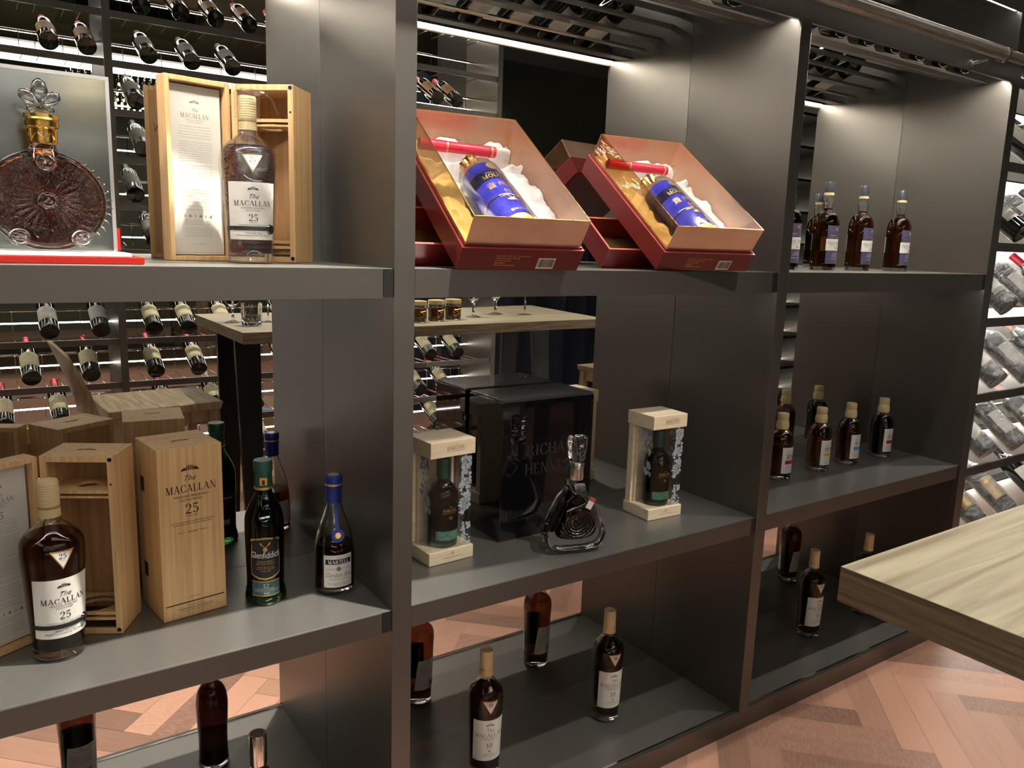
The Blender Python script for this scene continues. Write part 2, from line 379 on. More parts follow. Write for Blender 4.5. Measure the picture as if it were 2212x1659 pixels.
# ------------------------------------------------------------------ room shell
def herring():
    w, L = .085, .51
    ang = R(FLOOR_ANG); ca, sa = cos(ang), sin(ang); v = []; f = []; tint = []; uv = []
    rnd = random.Random(5); k = int(round(L/w))
    def plank(px, py, horiz):
        dx, dy = (L, w) if horiz else (w, L)
        pts = [(px+.0005, py+.0005), (px+dx-.0005, py+.0005), (px+dx-.0005, py+dy-.0005), (px+.0005, py+dy-.0005)]
        P = [(a*ca-b*sa, a*sa+b*ca) for a, b in pts]
        cx = sum(p[0] for p in P)/4; cy_ = sum(p[1] for p in P)/4
        if not (-3.6 < cx < 4.6 and -6.5 < cy_ < .3): return
        o = len(v); v.extend([(a, b, ZF) for a, b in P]); f.append((o, o+1, o+2, o+3))
        t = rnd.random(); tint.append(t); q = rnd.random()*20
        uv.append([(q, q), (q+L, q), (q+L, q+w), (q, q+w)] if horiz else [(q, q), (q, q+w), (q+L, q+w), (q+L, q)])
    # classic herringbone tiling: step (w,w) along the zigzag, zigzags repeat every 2L
    for a in range(-90, 90):
        for b in range(-9, 10):
            ox = a*w+b*L; oy = a*w-b*L
            plank(ox, oy, True); plank(ox-w, oy, False)
    me = bpy.data.meshes.new('floor'); me.from_pydata(v, [], f)
    ul = me.uv_layers.new(name='UVMap'); ca_ = me.color_attributes.new('tint', 'FLOAT_COLOR', 'CORNER')
    i = 0
    for t, q in zip(tint, uv):
        for c in q: ul.data[i].uv = c; ca_.data[i].color = (t, t, t, 1); i += 1
    m, n, l, b = nt('walnut_parquet'); b.inputs['Roughness'].default_value = .42
    at = n.new('ShaderNodeAttribute'); at.attribute_name = 'tint'
    tc = n.new('ShaderNodeTexCoord'); mp = n.new('ShaderNodeMapping'); mp.inputs['Scale'].default_value = (2.5, 60, 1)
    nz = n.new('ShaderNodeTexNoise'); nz.inputs['Scale'].default_value = 1.4; nz.inputs['Detail'].default_value = 8; nz.inputs['Distortion'].default_value = .8
    cr = n.new('ShaderNodeValToRGB'); e = cr.color_ramp.elements; e[0].color = (.09, .046, .034, 1); e[1].color = (.46, .25, .175, 1); e[0].position = .30; e[1].position = 1.0
    ad = n.new('ShaderNodeMath'); ad.operation = 'MULTIPLY_ADD'; ad.inputs[1].default_value = .72
    sc_ = n.new('ShaderNodeMath'); sc_.operation = 'MULTIPLY'; sc_.inputs[1].default_value = .80
    l.new(tc.outputs['UV'], mp.inputs[0]); l.new(mp.outputs[0], nz.inputs[0]); l.new(nz.outputs[0], sc_.inputs[0])
    l.new(at.outputs['Fac'], ad.inputs[0]); l.new(sc_.outputs[0], ad.inputs[2]); l.new(ad.outputs[0], cr.inputs[0]); l.new(cr.outputs[0], b.inputs['Base Color'])
    nz.inputs['Roughness'].default_value = .65
    bp = n.new('ShaderNodeBump'); bp.inputs['Strength'].default_value = .12; bp.inputs['Distance'].default_value = .002; l.new(nz.outputs[0], bp.inputs['Height']); l.new(bp.outputs[0], b.inputs['Normal'])
    me.materials.append(m); o = bpy.data.objects.new('floor', me); COL.objects.link(o); o['kind'] = 'structure'
FLOOR_ANG = 45
herring()
def struct(name, mb, mat): o = mb.build(name, mat); o['kind'] = 'structure'; return o
struct('trim_1', MB().box(-3.6, 5.2, -10.2, .6, ZF-.06, ZF-.0015), plain('floor_filler', (.30, .19, .13), .6))
struct('ceiling', MB().box(-3.6, 5.2, -10.2, .6, CEIL, CEIL+.05), 'ceil')
struct('wall_back', MB().box(-3.6, 5.2, .40, .6, ZF, CEIL), 'wall')
struct('wall_left', MB().box(-3.7, -3.6, -10.2, .6, ZF, CEIL), 'wall')
struct('wall_right', MB().box(5.2, 5.3, -10.2, .6, ZF, CEIL), 'wall')
struct('wall_front', MB().box(-3.6, 5.2, -10.3, -10.2, ZF, CEIL), 'wall')

# ceiling fixtures
for i, (x, y, w_) in enumerate([(0.26, -.42, 'over the first shelf bay'), (1.62, -.42, 'over the middle shelf bay'), (3.0, -.42, 'over the bottle rack'), (-1.3, -.42, 'left of the shelf unit'), (.95, -.95, 'added over the table edge to brighten the middle bay'), (.7, -1.3, 'over the left half of the table'), (2.0, -1.3, 'over the right half of the table'), (-.9, -1.9, 'over the aisle by the far rack')]):  # the table edge one houses the added shelf beam
    t = thing('ceiling_downlight', 'round recessed ceiling downlight '+w_, 'ceiling light', (x, y, CEIL), group='recessed ceiling downlights')
    MB().rev([(.03, -.012), (.045, -.012), (.048, 0), (.03, 0)], 24, close=True).build('trim_ring', 'chrome', t, 40)
    MB().rev([(.0001, -.001), (.03, -.001), (.03, -.0005), (.0001, -.0005)], 24).build('lamp_face', 'lamp', t)
for x, y, a, b, w_ in [(1.2, -3.2, 3.5, .5, 'long added ceiling fill panel behind the wine rack'), (1.6, -.95, 4.5, .22, 'narrow added ceiling fill panel above the table edge'), (-2.6, -1.2, .8, 2.2, 'wide added ceiling fill panel at the left of the room'), (0, -7.2, 5, 1, 'large added ceiling fill panel over the pool table')]:  # made-up bodies for the added fill lights
    t = thing('added_fill_panel', w_, 'ceiling light', (x, y, CEIL))
    MB().box(-a/2-.02, a/2+.02, -b/2-.02, b/2+.02, -.012, 0).build('panel_frame', 'dark', t)
    MB().box(-a/2, a/2, -b/2, b/2, -.014, -.0121).build('fill_panel_face', emis('fill_panel_glow', (1, .94, .86), .6), t)

# ------------------------------------------------------------------ display cabinet
cab = thing('display_cabinet', 'brushed bronze steel display shelving with mirror backs', 'shelf unit', (0, 0, ZF))
def cpart(name, mb, mat, **k):
    mb.v = [(a, b, c-ZF) for a, b, c in mb.v]; return mb.build(name, mat, cab, **k)
TOP = 2.45
for a, b in ((X0L, X0), (X1L, X1), (X2L, X2), (X3L, X3)):
    cpart('upright', MB().box(a, b, 0, D, ZF, TOP), 'metal', bevel=.0008)
BAYS = [(X0, X1L), (X1, X2L), (X2, X3L)]
for a, b in BAYS:
    cpart('mirror_back', MB().box(a, b, D, D+.006, Z0, TOP), 'mirror')
    for zt, zb in ((ZA, ZAB), (ZB, ZBB)):
        s = cpart('shelf_board', MB().box(a, b, .004, D-.0005, zb+.010, zt), 'metalh', bevel=.0006)
        q = MB().box(a, b-.022, 0, .0039, zb-ZF, zt-ZF); q.build('shelf_fascia', 'metal', s, bevel=.0005)
        q = MB().box(b-.020, b-.0004, .002, .0039, zb-ZF+.002, zt-ZF-.001); q.build('end_bracket', 'dark', s)
    s = cpart('base_board', MB().box(a, b, .012, D, Z0-.02, Z0), 'metalh')
    q = MB().box(a, b, .012, .018, Z0-ZF, Z0-ZF+.003); q.build('glass_lip', 'chrome', s)
    cpart('plinth', MB().box(a, b, 0, .0119, ZF, Z0+.002), 'metal', bevel=.0006)
    cpart('header', MB().box(a, b, 0, .010, ZH, ZH2), 'metal', bevel=.0006)
    cpart('top_board', MB().box(a, b, 0, D, TOP-.03, TOP), 'metal')
    h = cpart('led_housing', MB().box(a, b, .0101, .030, ZH+.019, ZH+.03).box(a, b, .0285, .030, ZH+.0115, ZH+.0189), 'dark')
    MB().box(a+.004, b-.004, .0105, .020, ZH+.014-ZF, ZH+.0189-ZF).build('led_strip', 'led', h)
    zz = ZAB+.0065
    h = cpart('led_housing', MB().box(a+.001, b-.001, .006, .020, zz, zz+.003), 'dark')
    MB().box(a+.004, b-.03, .0075, .0175, zz-.0022-ZF, zz-ZF-.0001).build('led_strip', 'led3', h)
    # wine rack rows above the header, seen from below
    for k in range(3):
        z = 1.627+.25*k
        if k: cpart('rack_bar', MB().box(a, b, .03, .042, z-.02, z+.01), 'metalh')
        if k: cpart('rack_bar', MB().box(a, b, .046, .062, z-.020, z-.012), 'metalh')
        cpart('rack_bar', MB().box(a, b, .262, .280, z+.050, z+.058), 'metalh')
        cpart('rack_bar', MB().box(a, b, .080, .115, z-.010, z-.005), 'metal')
        cpart('rack_bar', MB().box(a, b, .195, .230, z+.024, z+.032), 'metalh')
        cpart('rack_bar', MB().box(a, b, .29, .315, z+.077, z+.085), 'metalh')
        cpart('rack_rod', MB().tube([(a, .155, z+.01), (b, .155, z+.01)], .006, 8), 'chrome', smooth=40)
        if k: cpart('rack_header', MB().box(a, b, 0, .010, z-.05, z-.01), 'metal')
        if k: cpart('rack_led', MB().box(a+.01, b-.01, .012, .020, z-.048, z-.042), 'led2')
ZA += .0006; ZB += .0006; Z0 += .0006
# library rail along the top
rail = thing('library_rail', 'round satin steel ladder rail fixed along the cabinet header on brackets', 'rail', (0, -.06, 1.650))
MB().tube([(-1.6, 0, 0), (1.95, 0, .008)], .019, 20).build('rail_tube', 'tube', rail, 40)
MB().tube([(1.93, 0, .008), (3.3, 0, .012)], .016, 20).build('rail_tube', 'tube', rail, 40)
for x in (-.9, .5, 1.87):
    b_ = MB().tube([(x, .012, -.015), (x, .060, -.020)], .005, 10); b_.rev([(.0001, 0), (.012, 0), (.012, .006), (.0001, .006)], 16)
    n_ = len(b_.v)-16*4; b_.xf(Matrix.Translation((x, .0595, -.020)) @ Matrix.Rotation(R(90), 4, 'X'), n_)
    b_.build('rail_bracket', 'chrome', rail, 40)
    c_ = MB().rev([(.0185, -.004), (.0225, -.004), (.0225, .004), (.0185, .004)], 20, close=True); c_.xf(Matrix.Translation((x+.06, 0, .005)) @ Matrix.Rotation(R(90), 4, 'Y')); c_.build('rail_collar', 'chrome', rail, 40)

# ------------------------------------------------------------------ bottles
def cat(pts, n=6):
    out = []; P = [pts[0]]+list(pts)+[pts[-1]]
    for i in range(1, len(P)-2):
        p0, p1, p2, p3 = P[i-1:i+3]
        for k in range(n):
            t = k/n
            out.append(tuple(.5*((2*p1[j])+(-p0[j]+p2[j])*t+(2*p0[j]-5*p1[j]+4*p2[j]-p3[j])*t*t+(-p0[j]+3*p1[j]-3*p2[j]+p3[j])*t**3) for j in (0, 1)))
    out.append(pts[-1])
    if pts[-1][1] > pts[0][1]:
        for i in range(1, len(out)): out[i] = (out[i][0], max(out[i][1], out[i-1][1]+1e-6))
    return out
def bodyrad(prof, z):
    for (r0, z0), (r1, z1) in zip(prof, prof[1:]):
        if z0 <= z <= z1 and z1 > z0: return r0+(r1-r0)*(z-z0)/(z1-z0)
    return prof[-1][0]
def vessel(root, prof, base, wall, fill, gm, lm, sh=None, seg=56):
    prof = [(max(r, .0002), z) for r, z in prof]
    inner = [(max(r-wall, .0006), z) for r, z in prof if z >= base]
    r0 = max(bodyrad(prof, base)-wall, .001)
    inn = [(.0002, base+.001), (r0*.8, base), (r0, base+.002)]+[p for p in inner if p[1] > base+.003]
    sec = [(.0002, 0)]+[p for p in prof if p[0] > .0003 or p[1] > 0]+inn[::-1]
    g = MB().rev(sec, seg, sh).build('glass_body', gm, root, 45)
    liq = [(max(r+.00015, .0002), z-.00015 if i < 3 else z) for i, (r, z) in enumerate(inn) if z < fill]
    rf = bodyrad([(r, z) for r, z in inn[2:]], fill)+.00015
    liq.append((rf, fill)); liq.append((.0002, fill))
    MB().rev(liq, seg, sh).build('liquid', lm, root, 45)
    return g

def macallan(name, age, loc, rz, label, s=1., wide=1., wrap=False, group=None):
    t = thing(name, label, 'bottle', loc, rz, group)
    rb, rs = .0385*wide, .0480*wide
    if age == 18: rb, rs = .0350, .0410
    ctl = [(rb-.003, 0), (rb, .004), (rb+.001, .03), (rb+(rs-rb)*.45, .09), (rs-.001, .16), (rs, .185), (rs-.003, .203), (rs*.66, .219), (.0170, .231), (.0138, .238), (.0132, .262)]
    prof = cat([(r*s, z*s) for r, z in ctl], 6)
    vessel(t, prof, .018*s, .0028, .212*s, 'glass', 'whisky')
    wc = 'wcap' if age == 25 else 'cream'
    cp = MB().rev([(r*s, z*s) for r, z in ((.0160, .2395), (.0168, .240), (.0162, .252), (.0158, .2555), (.0155, .2562), (.0158, .257), (.0154, .298), (.0148, .300), (.0122, .300), (.0118, .2985), (.0002, .2985))], 40).build('cap', wc, t, 35)
    MB().rev([(r*s, z*s) for r, z in ((.0158, .2540), (.0162, .2545), (.0161, .2575), (.0156, .258))], 40).build('cap_band', 'goldpr' if age == 18 else 'card', cp, 40)
    if age == 25:
        b = MB()
        for k in range(9): b.rev([((.0157)*s, (.259+.0042*k)*s), (.0165*s, (.261+.0042*k)*s), (.0156*s, (.263+.0042*k)*s)], 36)
        b.build('cap_weave', 'wcap', cp, 60)
    zf = lambda z: bodyrad(prof, z)
    mp = lambda off: cy(0, off, zf)
    ha = 1.12 if age == 25 else 1.05
    lw = ha*rb*1.1*s; z0, z1 = .043*s, .146*s
    lb = patch(mp(.0006), -lw, lw, z0, z1, 26, 8).build('label', 'label', t, 60)
    write([('rect', 2*lw*.985, 0, z1-.0022*s, .0012*s), ('rect', 2*lw*.985, 0, z0+.001*s, .0012*s)], mp(.0009)).build('gold_border', 'goldpr', lb)
    A = str(age)
    it = [('castle', 0, 0, .131*s, .0075*s), ('script', 'The', 0, .1165*s, .0085*s), ('serif', 'MACALLAN', 0, .1035*s, .0095*s, 1.0),
          ('fit', 'HIGHLAND SINGLE MALT', 0, .0985*s, .0032*s, .042*s), ('fit', 'SCOTCH WHISKY', 0, .0940*s, .0032*s, .026*s),
          ('serif', A, 0, .0765*s, .0125*s), ('fit', 'YEARS OLD', 0, .0730*s, .0018*s, .013*s)]
    if age == 25: it += [('fit', 'MATURED EXCLUSIVELY IN SHERRY SEASONED', 0, .0690*s, .0018*s, .052*s), ('fit', 'OAK CASKS FROM JEREZ SPAIN', 0, .0665*s, .0018*s, .045*s), ('script', 'Sherry Oak Casks', 0, .0535*s, .003*s), ('script', 'Distilled and bottled by The Macallan', 0, .0495*s, .003*s)]
    else: it += [('disc', 0, 0, .0675*s, .0022*s), ('fit', 'SHERRY OAK', 0, .0600*s, .0028*s, .022*s), ('fit', 'HAND PICKED OAK CASKS FROM', 0, .0565*s, .0018*s, .040*s), ('fit', 'JEREZ FOR RICHNESS', 0, .0535*s, .0018*s, .034*s), ('fit', '43% VOL', -lw*.75, .0465*s, .002*s, .010*s)]
    write(it, mp(.0010)).build('lettering', 'inkgrey' if age == 18 else 'ink', lb)
    h = .0145*s
    tri = lambda k: [(-1.25*k, .95*k), (1.25*k, .95*k), (0, -1.25*k)]
    def trim(off): return lambda x, z: cy(0, off, zf)(x, z)
    zt = .180*s
    tb = MB(); 
    def triP(k, off):
        a = tri(k); v = []; f = []; N = 8
        for j in range(N+1):
            q = j/N; xa = a[0][0]*(1-q)+a[2][0]*q; xb = a[1][0]*(1-q)+a[2][0]*q; zz = a[0][1]*(1-q)+a[2][1]*q
            for i in range(N+1): v.append(trim(off)((xa+(xb-xa)*i/N)*h, zt+zz*h))
        for j in range(N):
            for i in range(N): o = j*(N+1)+i; f.append((o, o+1, o+N+2, o+N+1))
        return MB().add(v, f)
    nb = triP(1.0, .0008).build('neck_label', 'goldpr', t, 60)
    triP(.82, .0012).build('neck_label_face', 'label', nb, 60)
    write([('serif', A, 0, zt+.0012*s, .0085*s), ('fit', 'YEARS', 0, zt-.0020*s, .0014*s, .007*s)], trim(.0016)).build('lettering', 'ink', nb)
    if age == 25:
        rbz = .0625*s
        rb_ = MB().grid(lambda u, v: cy(0, .0016, zf)((u-.5)*2*lw*1.18, rbz-.003*s+.0075*s*v), 30, 1).build('ribbon', 'inkgrey' if False else 'blklabel', t, 60)
        se = MB().rev([(.0002, .0035), (.008, .003), (.0095, 0), (.0002, 0)], 20)
        rr = zf(rbz); an = .82
        se.xf(Matrix.Translation(((rr+.001)*sin(an), -(rr+.001)*cos(an), rbz)) @ Matrix.Rotation(an, 4, 'Z') @ Matrix.Rotation(R(90), 4, 'X')).build('wax_seal', 'blackgloss', t, 50)
    else:
        bl = MB().grid(lambda u, v: cy(0, .0006, zf)(pi*zf(.09*s)+(u-.5)*.066*s, (.045+.085*v)*s), 16, 5).build('back_label', 'label', t, 60)
        bk = lambda x, z: cy(0, .0010, zf)(pi*zf(z)+x, z)
        write([('serif', 'MACALLAN', 0, .116*s, .005*s), ('castle', 0, 0, .122*s, .004*s)]+para(0, .108*s, .085*s, .05*s, .0022*s, 7, 4)+[('bars', .02*s, -.012*s, .050*s, .02*s)], bk).build('lettering', 'inkgrey', bl)
    if wrap:
        rnd = random.Random(4)
        wp = [(rb*s+.004, .001)]+[(r+.0035, z) for r, z in prof[3:]]+[(.0225*s, .262*s), (.0225*s, .29*s), (.024*s, .306*s), (.017*s, .312*s), (.004, .309*s)]
        mb = MB().rev(wp, 72, lambda a, z: (1+.018*sin(5*a+z*60)+.012*sin(11*a-z*140),)*2).build('plastic_wrap', 'wrap', t, 80)
        tail = MB().tube([(.012*s, -.004, .306*s), (.03*s, -.008, .309*s), (.043*s, -.006, .298*s), (.051*s, 0, .282*s), (.056*s, .002, .274*s)], [.005, .003, .0018, .0018, .003], 8).build('wrap_tail', 'wrap', mb, 60)
    return t

B1 = macallan('whisky_bottle', 25, (-.597, .150, ZB), R(13), 'dark whisky bottle with woven cap and black ribbon before the open wooden box', s=1.02, wide=1.0)
B2 = macallan('whisky_bottle', 25, (-.243, .190, ZA), R(-8), 'whisky bottle wrapped in crinkled clear plastic on the upper shelf', wrap=True, s=.985)
macallan('whisky_bottle', 18, (.300, .180, Z0), R(-15), 'nearer cream capped whisky bottle on the base of the middle bay', s=1.07)
macallan('whisky_bottle', 18, (.709, .192, Z0), R(-13), 'farther cream capped whisky bottle on the base of the middle bay', s=1.06)
macallan('whisky_bottle', 18, (1.633, .193, Z0), R(-10), 'cream capped whisky bottle in the lower right bay, clear of the table', s=1.02)
macallan('whisky_bottle', 18, (1.961, .195, Z0), R(-10), 'cream capped whisky bottle half hidden behind the table corner', s=1.0)
macallan('whisky_bottle', 18, (-.549, .10, Z0), R(-5), 'whisky bottle on the left bay base, mirrored with its back label', s=1.0)

# tall dark bottle with ribbed silver stopper in the lower left bay
t = thing('decanter_bottle', 'slender dark bottle with ribbed silver stopper on the left bay base', 'bottle', (-.262, .165, Z0), 0)
pr = cat([(.033, 0), (.036, .004), (.0345, .03), (.034, .07), (.0365, .13), (.0375, .165), (.033, .195), (.0205, .218), (.0145, .232), (.0135, .262)], 6)
vessel(t, pr, .012, .0025, .215, 'glass', 'darkliq')
cp = MB().rev([(.0175, .236), (.0175, .300), (.0165, .302), (.0130, .302), (.0125, .2990), (.0002, .2990)], 48, lambda a, z: (1+.02*sin(24*a),)*2).build('stopper', 'chrome', t, 40)
MB().rev([(.0002, .2992), (.0115, .2992), (.0115, .2996), (.0002, .2996)], 24).build('stopper_disc', 'inkgrey', cp)

# green bottle of rounded triangular section
t = thing('green_whisky_bottle', 'green whisky bottle with black shield label beside the closed wooden box', 'bottle', (-.233, .181, ZB), R(-16))
tri = lambda a, z: (1+.055*cos(3*a)*(1 if z < .2 else max(0, 1-(z-.2)/.03)),)*2
ctl = [(.0370, 0), (.0395, .006), (.0375, .022), (.0355, .035), (.0365, .10), (.0372, .155), (.0345, .178), (.0270, .198), (.0195, .214), (.0160, .226), (.0155, .262)]
prof = cat(ctl, 6); vessel(t, prof, .014, .003, .205, 'gglass', 'darkliq', tri)
zf = lambda z: bodyrad(prof, z)
mpg = lambda off: (lambda x, z: ((zf(z)*tri(x/zf(z), z)[0]+off)*sin(x/zf(z)), -(zf(z)*tri(x/zf(z), z)[0]+off)*cos(x/zf(z)), z))
cp = MB().rev([(.0162, .228), (.0172, .229), (.0166, .262), (.0182, .264), (.0185, .283), (.0172, .286), (.0002, .286)], 40).build('cap', 'greencap', t, 35)
MB().rev([(.0178, .2292), (.0182, .230), (.0180, .2325), (.0172, .2333)], 40).build('gold_ring', 'goldpr', cp, 40)
em = MB().grid(lambda u, v: ((.0177)*sin((u-.5)*.8), -(.0177)*cos((u-.5)*.8), .2385+.015*v), 6, 1).build('neck_emblem', 'orange', cp, 40)
write([('rect', .005, 0, .2400, .009)], lambda x, z: (x, -.0184, z)).build('lettering', 'ink', em)
MB().rev([(.0002, .002), (.010, .002), (.0115, 0), (.0002, 0)], 24).xf(Matrix.Translation((0, -.0345, .183)) @ Matrix.Rotation(R(68), 4, 'X')).build('glass_seal', 'gglass', t, 50)
def shield(k, off, mat, par, nm):
    P = [(-.030, .062), (-.032, .086), (-.028, .125), (-.0315, .133), (-.028, .136), (-.012, .139), (0, .1405), (.012, .139), (.028, .136), (.0315, .133), (.028, .125), (.032, .086), (.030, .062), (.024, .0585), (.012, .0545), (0, .0530), (-.012, .0545), (-.024, .0585)]
    P = [(x*k, .097+(z-.097)*k) for x, z in P]
    v = []; f = []; N = 12; n = len(P); c = (0, .097)
    for j in range(N+1):
        for x, z in P: v.append(mpg(off)(c[0]+(x-c[0])*j/N, c[1]+(z-c[1])*j/N))
    for j in range(N):
        for i in range(n): f.append((j*n+i, j*n+(i+1) % n, (j+1)*n+(i+1) % n, (j+1)*n+i))
    return MB().add(v, f).build(nm, mat, par, 60)
sl = shield(1, .0007, 'goldpr', t, 'shield_label'); sf = shield(.915, .0012, 'blklabel', sl, 'shield_label_face')
write([('fit', 'Glenfiddich', 0, .0985, .0135, .055)], mpg(.0018)).build('lettering', 'white', sl)
write([('fit', 'SINGLE MALT', 0, .090, .0035, .03), ('fit', 'SCOTCH WHISKY', 0, .085, .0035, .034), ('fit', 'DISTILLED IN THE', 0, .079, .0025, .03), ('fit', 'VALLEY OF THE DEER', 0, .075, .0025, .034), ('fit', 'SINCE 1887', 0, .0705, .0025, .018),
       ('poly', [(-.25, 0), (.25, 0), (.35, .45), (.15, .55), (0, .9), (-.15, .55), (-.35, .45)], 0, .1125, .012), ('poly', [(-.1, 0), (0, 0), (-.6, 1), (-.9, 1.1)], -.001, .120, .010), ('poly', [(0, 0), (.1, 0), (.9, 1.1), (.6, 1)], .001, .120, .010), ('poly', [(-.35, .4), (-.3, .35), (-.75, .6), (-.8, .9)], -.001, .120, .010), ('poly', [(.3, .35), (.35, .4), (.8, .9), (.75, .6)], .001, .120, .010)], mpg(.0018)).build('stag_print', 'goldpr', sl)
tl = patch(mpg(.0007), -.029, .029, .020, .0505, 16, 4).build('age_label', 'goldpr', t, 60); patch(mpg(.0010), -.0285, .0285, .0222, .0483, 16, 4).build('age_label_face', 'teal', tl, 60)
write([('serif', '12', 0, .0375, .0085), ('fit', 'OUR SIGNATURE MALT', 0, .0342, .002, .03), ('fit', 'carefully matured in american and', 0, .0316, .002, .044), ('fit', 'european oak casks for twelve years', 0, .0290, .002, .046), ('script', 'Signed', 0, .0252, .003)], mpg(.0016)).build('lettering', 'label', tl)
bl = MB().grid(lambda u, v: mpg(.0007)(pi*.037+(u-.5)*.056, .045+.085*v), 16, 4).build('back_label', 'blklabel', t, 60)
write([('script', 'Glenfiddich', 0, .110, .006), ('bars', .022, 0, .048, .012)], lambda x, z: mpg(.0014)(pi*.037+x, z)).build('lettering', 'paper', bl)

# cognac bottle with long bell body
t = thing('cognac_bottle', 'bell shaped cognac bottle with blue cap and blue neck seal', 'bottle', (-.098, .158, ZB), R(-9))
ctl = [(.0365, 0), (.0400, .005), (.0408, .03), (.0405, .06), (.0392, .09), (.0340, .122), (.0250, .150), (.0180, .172), (.0152, .186), (.0150, .215)]
prof = cat(ctl, 7); vessel(t, prof, .010, .0026, .101, 'glass', 'cognac'); zf = lambda z: bodyrad(prof, z); mpm = lambda off: cy(0, off, zf)
cp = MB().rev([(.0158, .186), (.0162, .187), (.0160, .217), (.0172, .2175), (.0174, .222)], 40).build('neck_foil', 'bluecap', t, 35)
MB().rev([(.0172, .2222), (.0177, .223), (.0177, .2250), (.0172, .2258)], 40).build('gold_ring', 'goldpr', cp, 40)
MB().rev([(.0171, .226), (.0173, .240), (.0160, .2425), (.0002, .2425)], 40).build('cap', 'bluecap', t, 35)
MB().rev([(.0002, .2428), (.011, .2428), (.011, .2432), (.0002, .2432)], 30).build('cap_disc', 'chrome', t, 40)
rb = MB().grid(lambda u, v: mpm(.0012)((u-.5)*.007, .130+.056*v), 2, 12).build('neck_ribbon', 'bluecap', t, 60)
sd = MB().rev([(.0002, .003), (.0125, .003), (.0142, 0), (.0002, 0)], 30).xf(Matrix.Translation((0, -.0335, .124)) @ Matrix.Rotation(R(66), 4, 'X')).build('seal_disc', 'bluecap', t, 40)
MB().rev([(.0002, .0042), (.006, .0042), (.007, .003), (.0002, .003)], 8).xf(Matrix.Translation((0, -.0335, .124)) @ Matrix.Rotation(R(66), 4, 'X')).build('seal_crest', 'gold', sd, 40)
lb = patch(mpm(.0007), -.030, .030, .017, .085, 20, 6).build('label', 'label', t, 60)
bb = patch(mpm(.0011), -.0265, .0265, .066, .0765, 16, 1).build('name_band', 'navy', lb, 60)
write([('serif', 'MARTELL', 0, .0675, .0075, .92)], mpm(.0016)).build('lettering', 'white', bb)
write([('fit', 'COGNAC', 0, .0625, .0022, .014), ('fit', 'FONDEE   EN 1715', 0, .0550, .0026, .044), ('disc', 0, 0, .0565, .0045), ('script', 'Cordon Bleu', 0, .0395, .0085, .92), ('fit', 'EXTRA OLD COGNAC', 0, .0335, .003, .038), ('fit', 'PRODUCE OF FRANCE 70 CL', 0, .0250, .002, .042), ('fit', 'cognac appellation controlee', 0, .0220, .002, .040), ('poly', [(-1, 0), (-.2, .1), (.9, .8), (.2, .5)], 0, .0790, .005)], mpm(.0013)).build('lettering', 'inkgrey', lb)
bl = MB().grid(lambda u, v: mpm(.0007)(pi*.040+(u-.5)*.05, .022+.055*v), 12, 3).build('back_label', 'label', t, 60)
write(para(0, .070, .030, .042, .0024, 11, 9), lambda x, z: mpm(.0012)(pi*.040+x, z)).build('lettering', 'inkgrey', bl)

# four tall purple-labelled bottles
def glen(loc, rz, label):
    t = thing('malt_bottle', label, 'bottle', loc, rz, 'purple-labelled malt bottles on the upper right shelf')
    ctl = [(.034, 0), (.0375, .004), (.0375, .05), (.0378, .13), (.0365, .150), (.0290, .170), (.0165, .180), (.0140, .192), (.0165, .206), (.0150, .222), (.0135, .226)]
    prof = cat(ctl, 6); vessel(t, prof, .010, .0025, .188, 'glass', 'cognac')
    MB().rev([(.0138, .2262), (.0150, .227), (.0140, .2345), (.0002, .2345)], 30).build('collar', 'wcap', t, 40)
    MB().rev([(.0132, .2346), (.0148, .235), (.0150, .2640), (.0140, .266), (.0002, .266)], 36).build('cap', 'bluecap2', t, 35)
    q = cy(.0377, .0006)
    lb = patch(q, -.032, .032, .096, .135, 16, 1).build('upper_label', 'purple', t, 60)
    write([('disc', 0, 0, .124, .0055)], cy(.0377, .0010)).build('gold_seal', 'goldpr', lb)
    write([('script', 'Highland', -.012, .103, .005), ('rect', .064, 0, .1345, .0008), ('fit', 'SINGLE MALT SCOTCH WHISKY', 0, .098, .0018, .05)], cy(.0377, .0011)).build('lettering', 'goldpr', lb)
    lb = patch(cy(.0377, .0010), -.034, .034, .060, .095, 16, 1).build('name_label', 'label', t, 60)
    write([('serif', 'G', -.0245, .0790, .0095, .9), ('serif', 'LEN', -.0125, .0790, .0070, .9), ('serif', 'D', .0035, .0790, .0095, .9), ('serif', 'EVERON', .0195, .0790, .0070, .72), ('fit', 'DISTILLED AT MACDUFF', 0, .0745, .0022, .046), ('serif', '30', 0, .0630, .0085)], cy(.0377, .0014)).build('lettering', 'ink', lb)
    lb = patch(q, -.032, .032, .020, .059, 16, 1).build('lower_label', 'purple', t, 60)
    write([('fit', 'HIGHLAND', .0, .051, .0024, .02), ('fit', 'SINGLE MALT', 0, .0465, .0024, .026), ('fit', 'SCOTCH WHISKY', 0, .042, .0024, .028), ('fit', 'AGED 30 YEARS', 0, .034, .0026, .032)], cy(.0377, .0010)).build('lettering', 'label', lb)
    q2 = lambda x, z: cy(.0377, .0006)(x+pi*.0377, z)
    bl = patch(q2, -.028, .028, .060, .112, 12, 1).build('back_label', 'paper', t, 60)
    return t
for x, rz, l in ((1.335, -2, 'purple label malt bottle mostly hidden behind the upright'), (1.520, 3, 'purple label malt bottle, second from left on the upper right shelf'),
                 (1.705, 5, 'purple label malt bottle, third from left on the upper right shelf'), (1.926, 6, 'purple label malt bottle, rightmost on the upper right shelf')):
    glen((x, .20, ZA), R(rz), l)

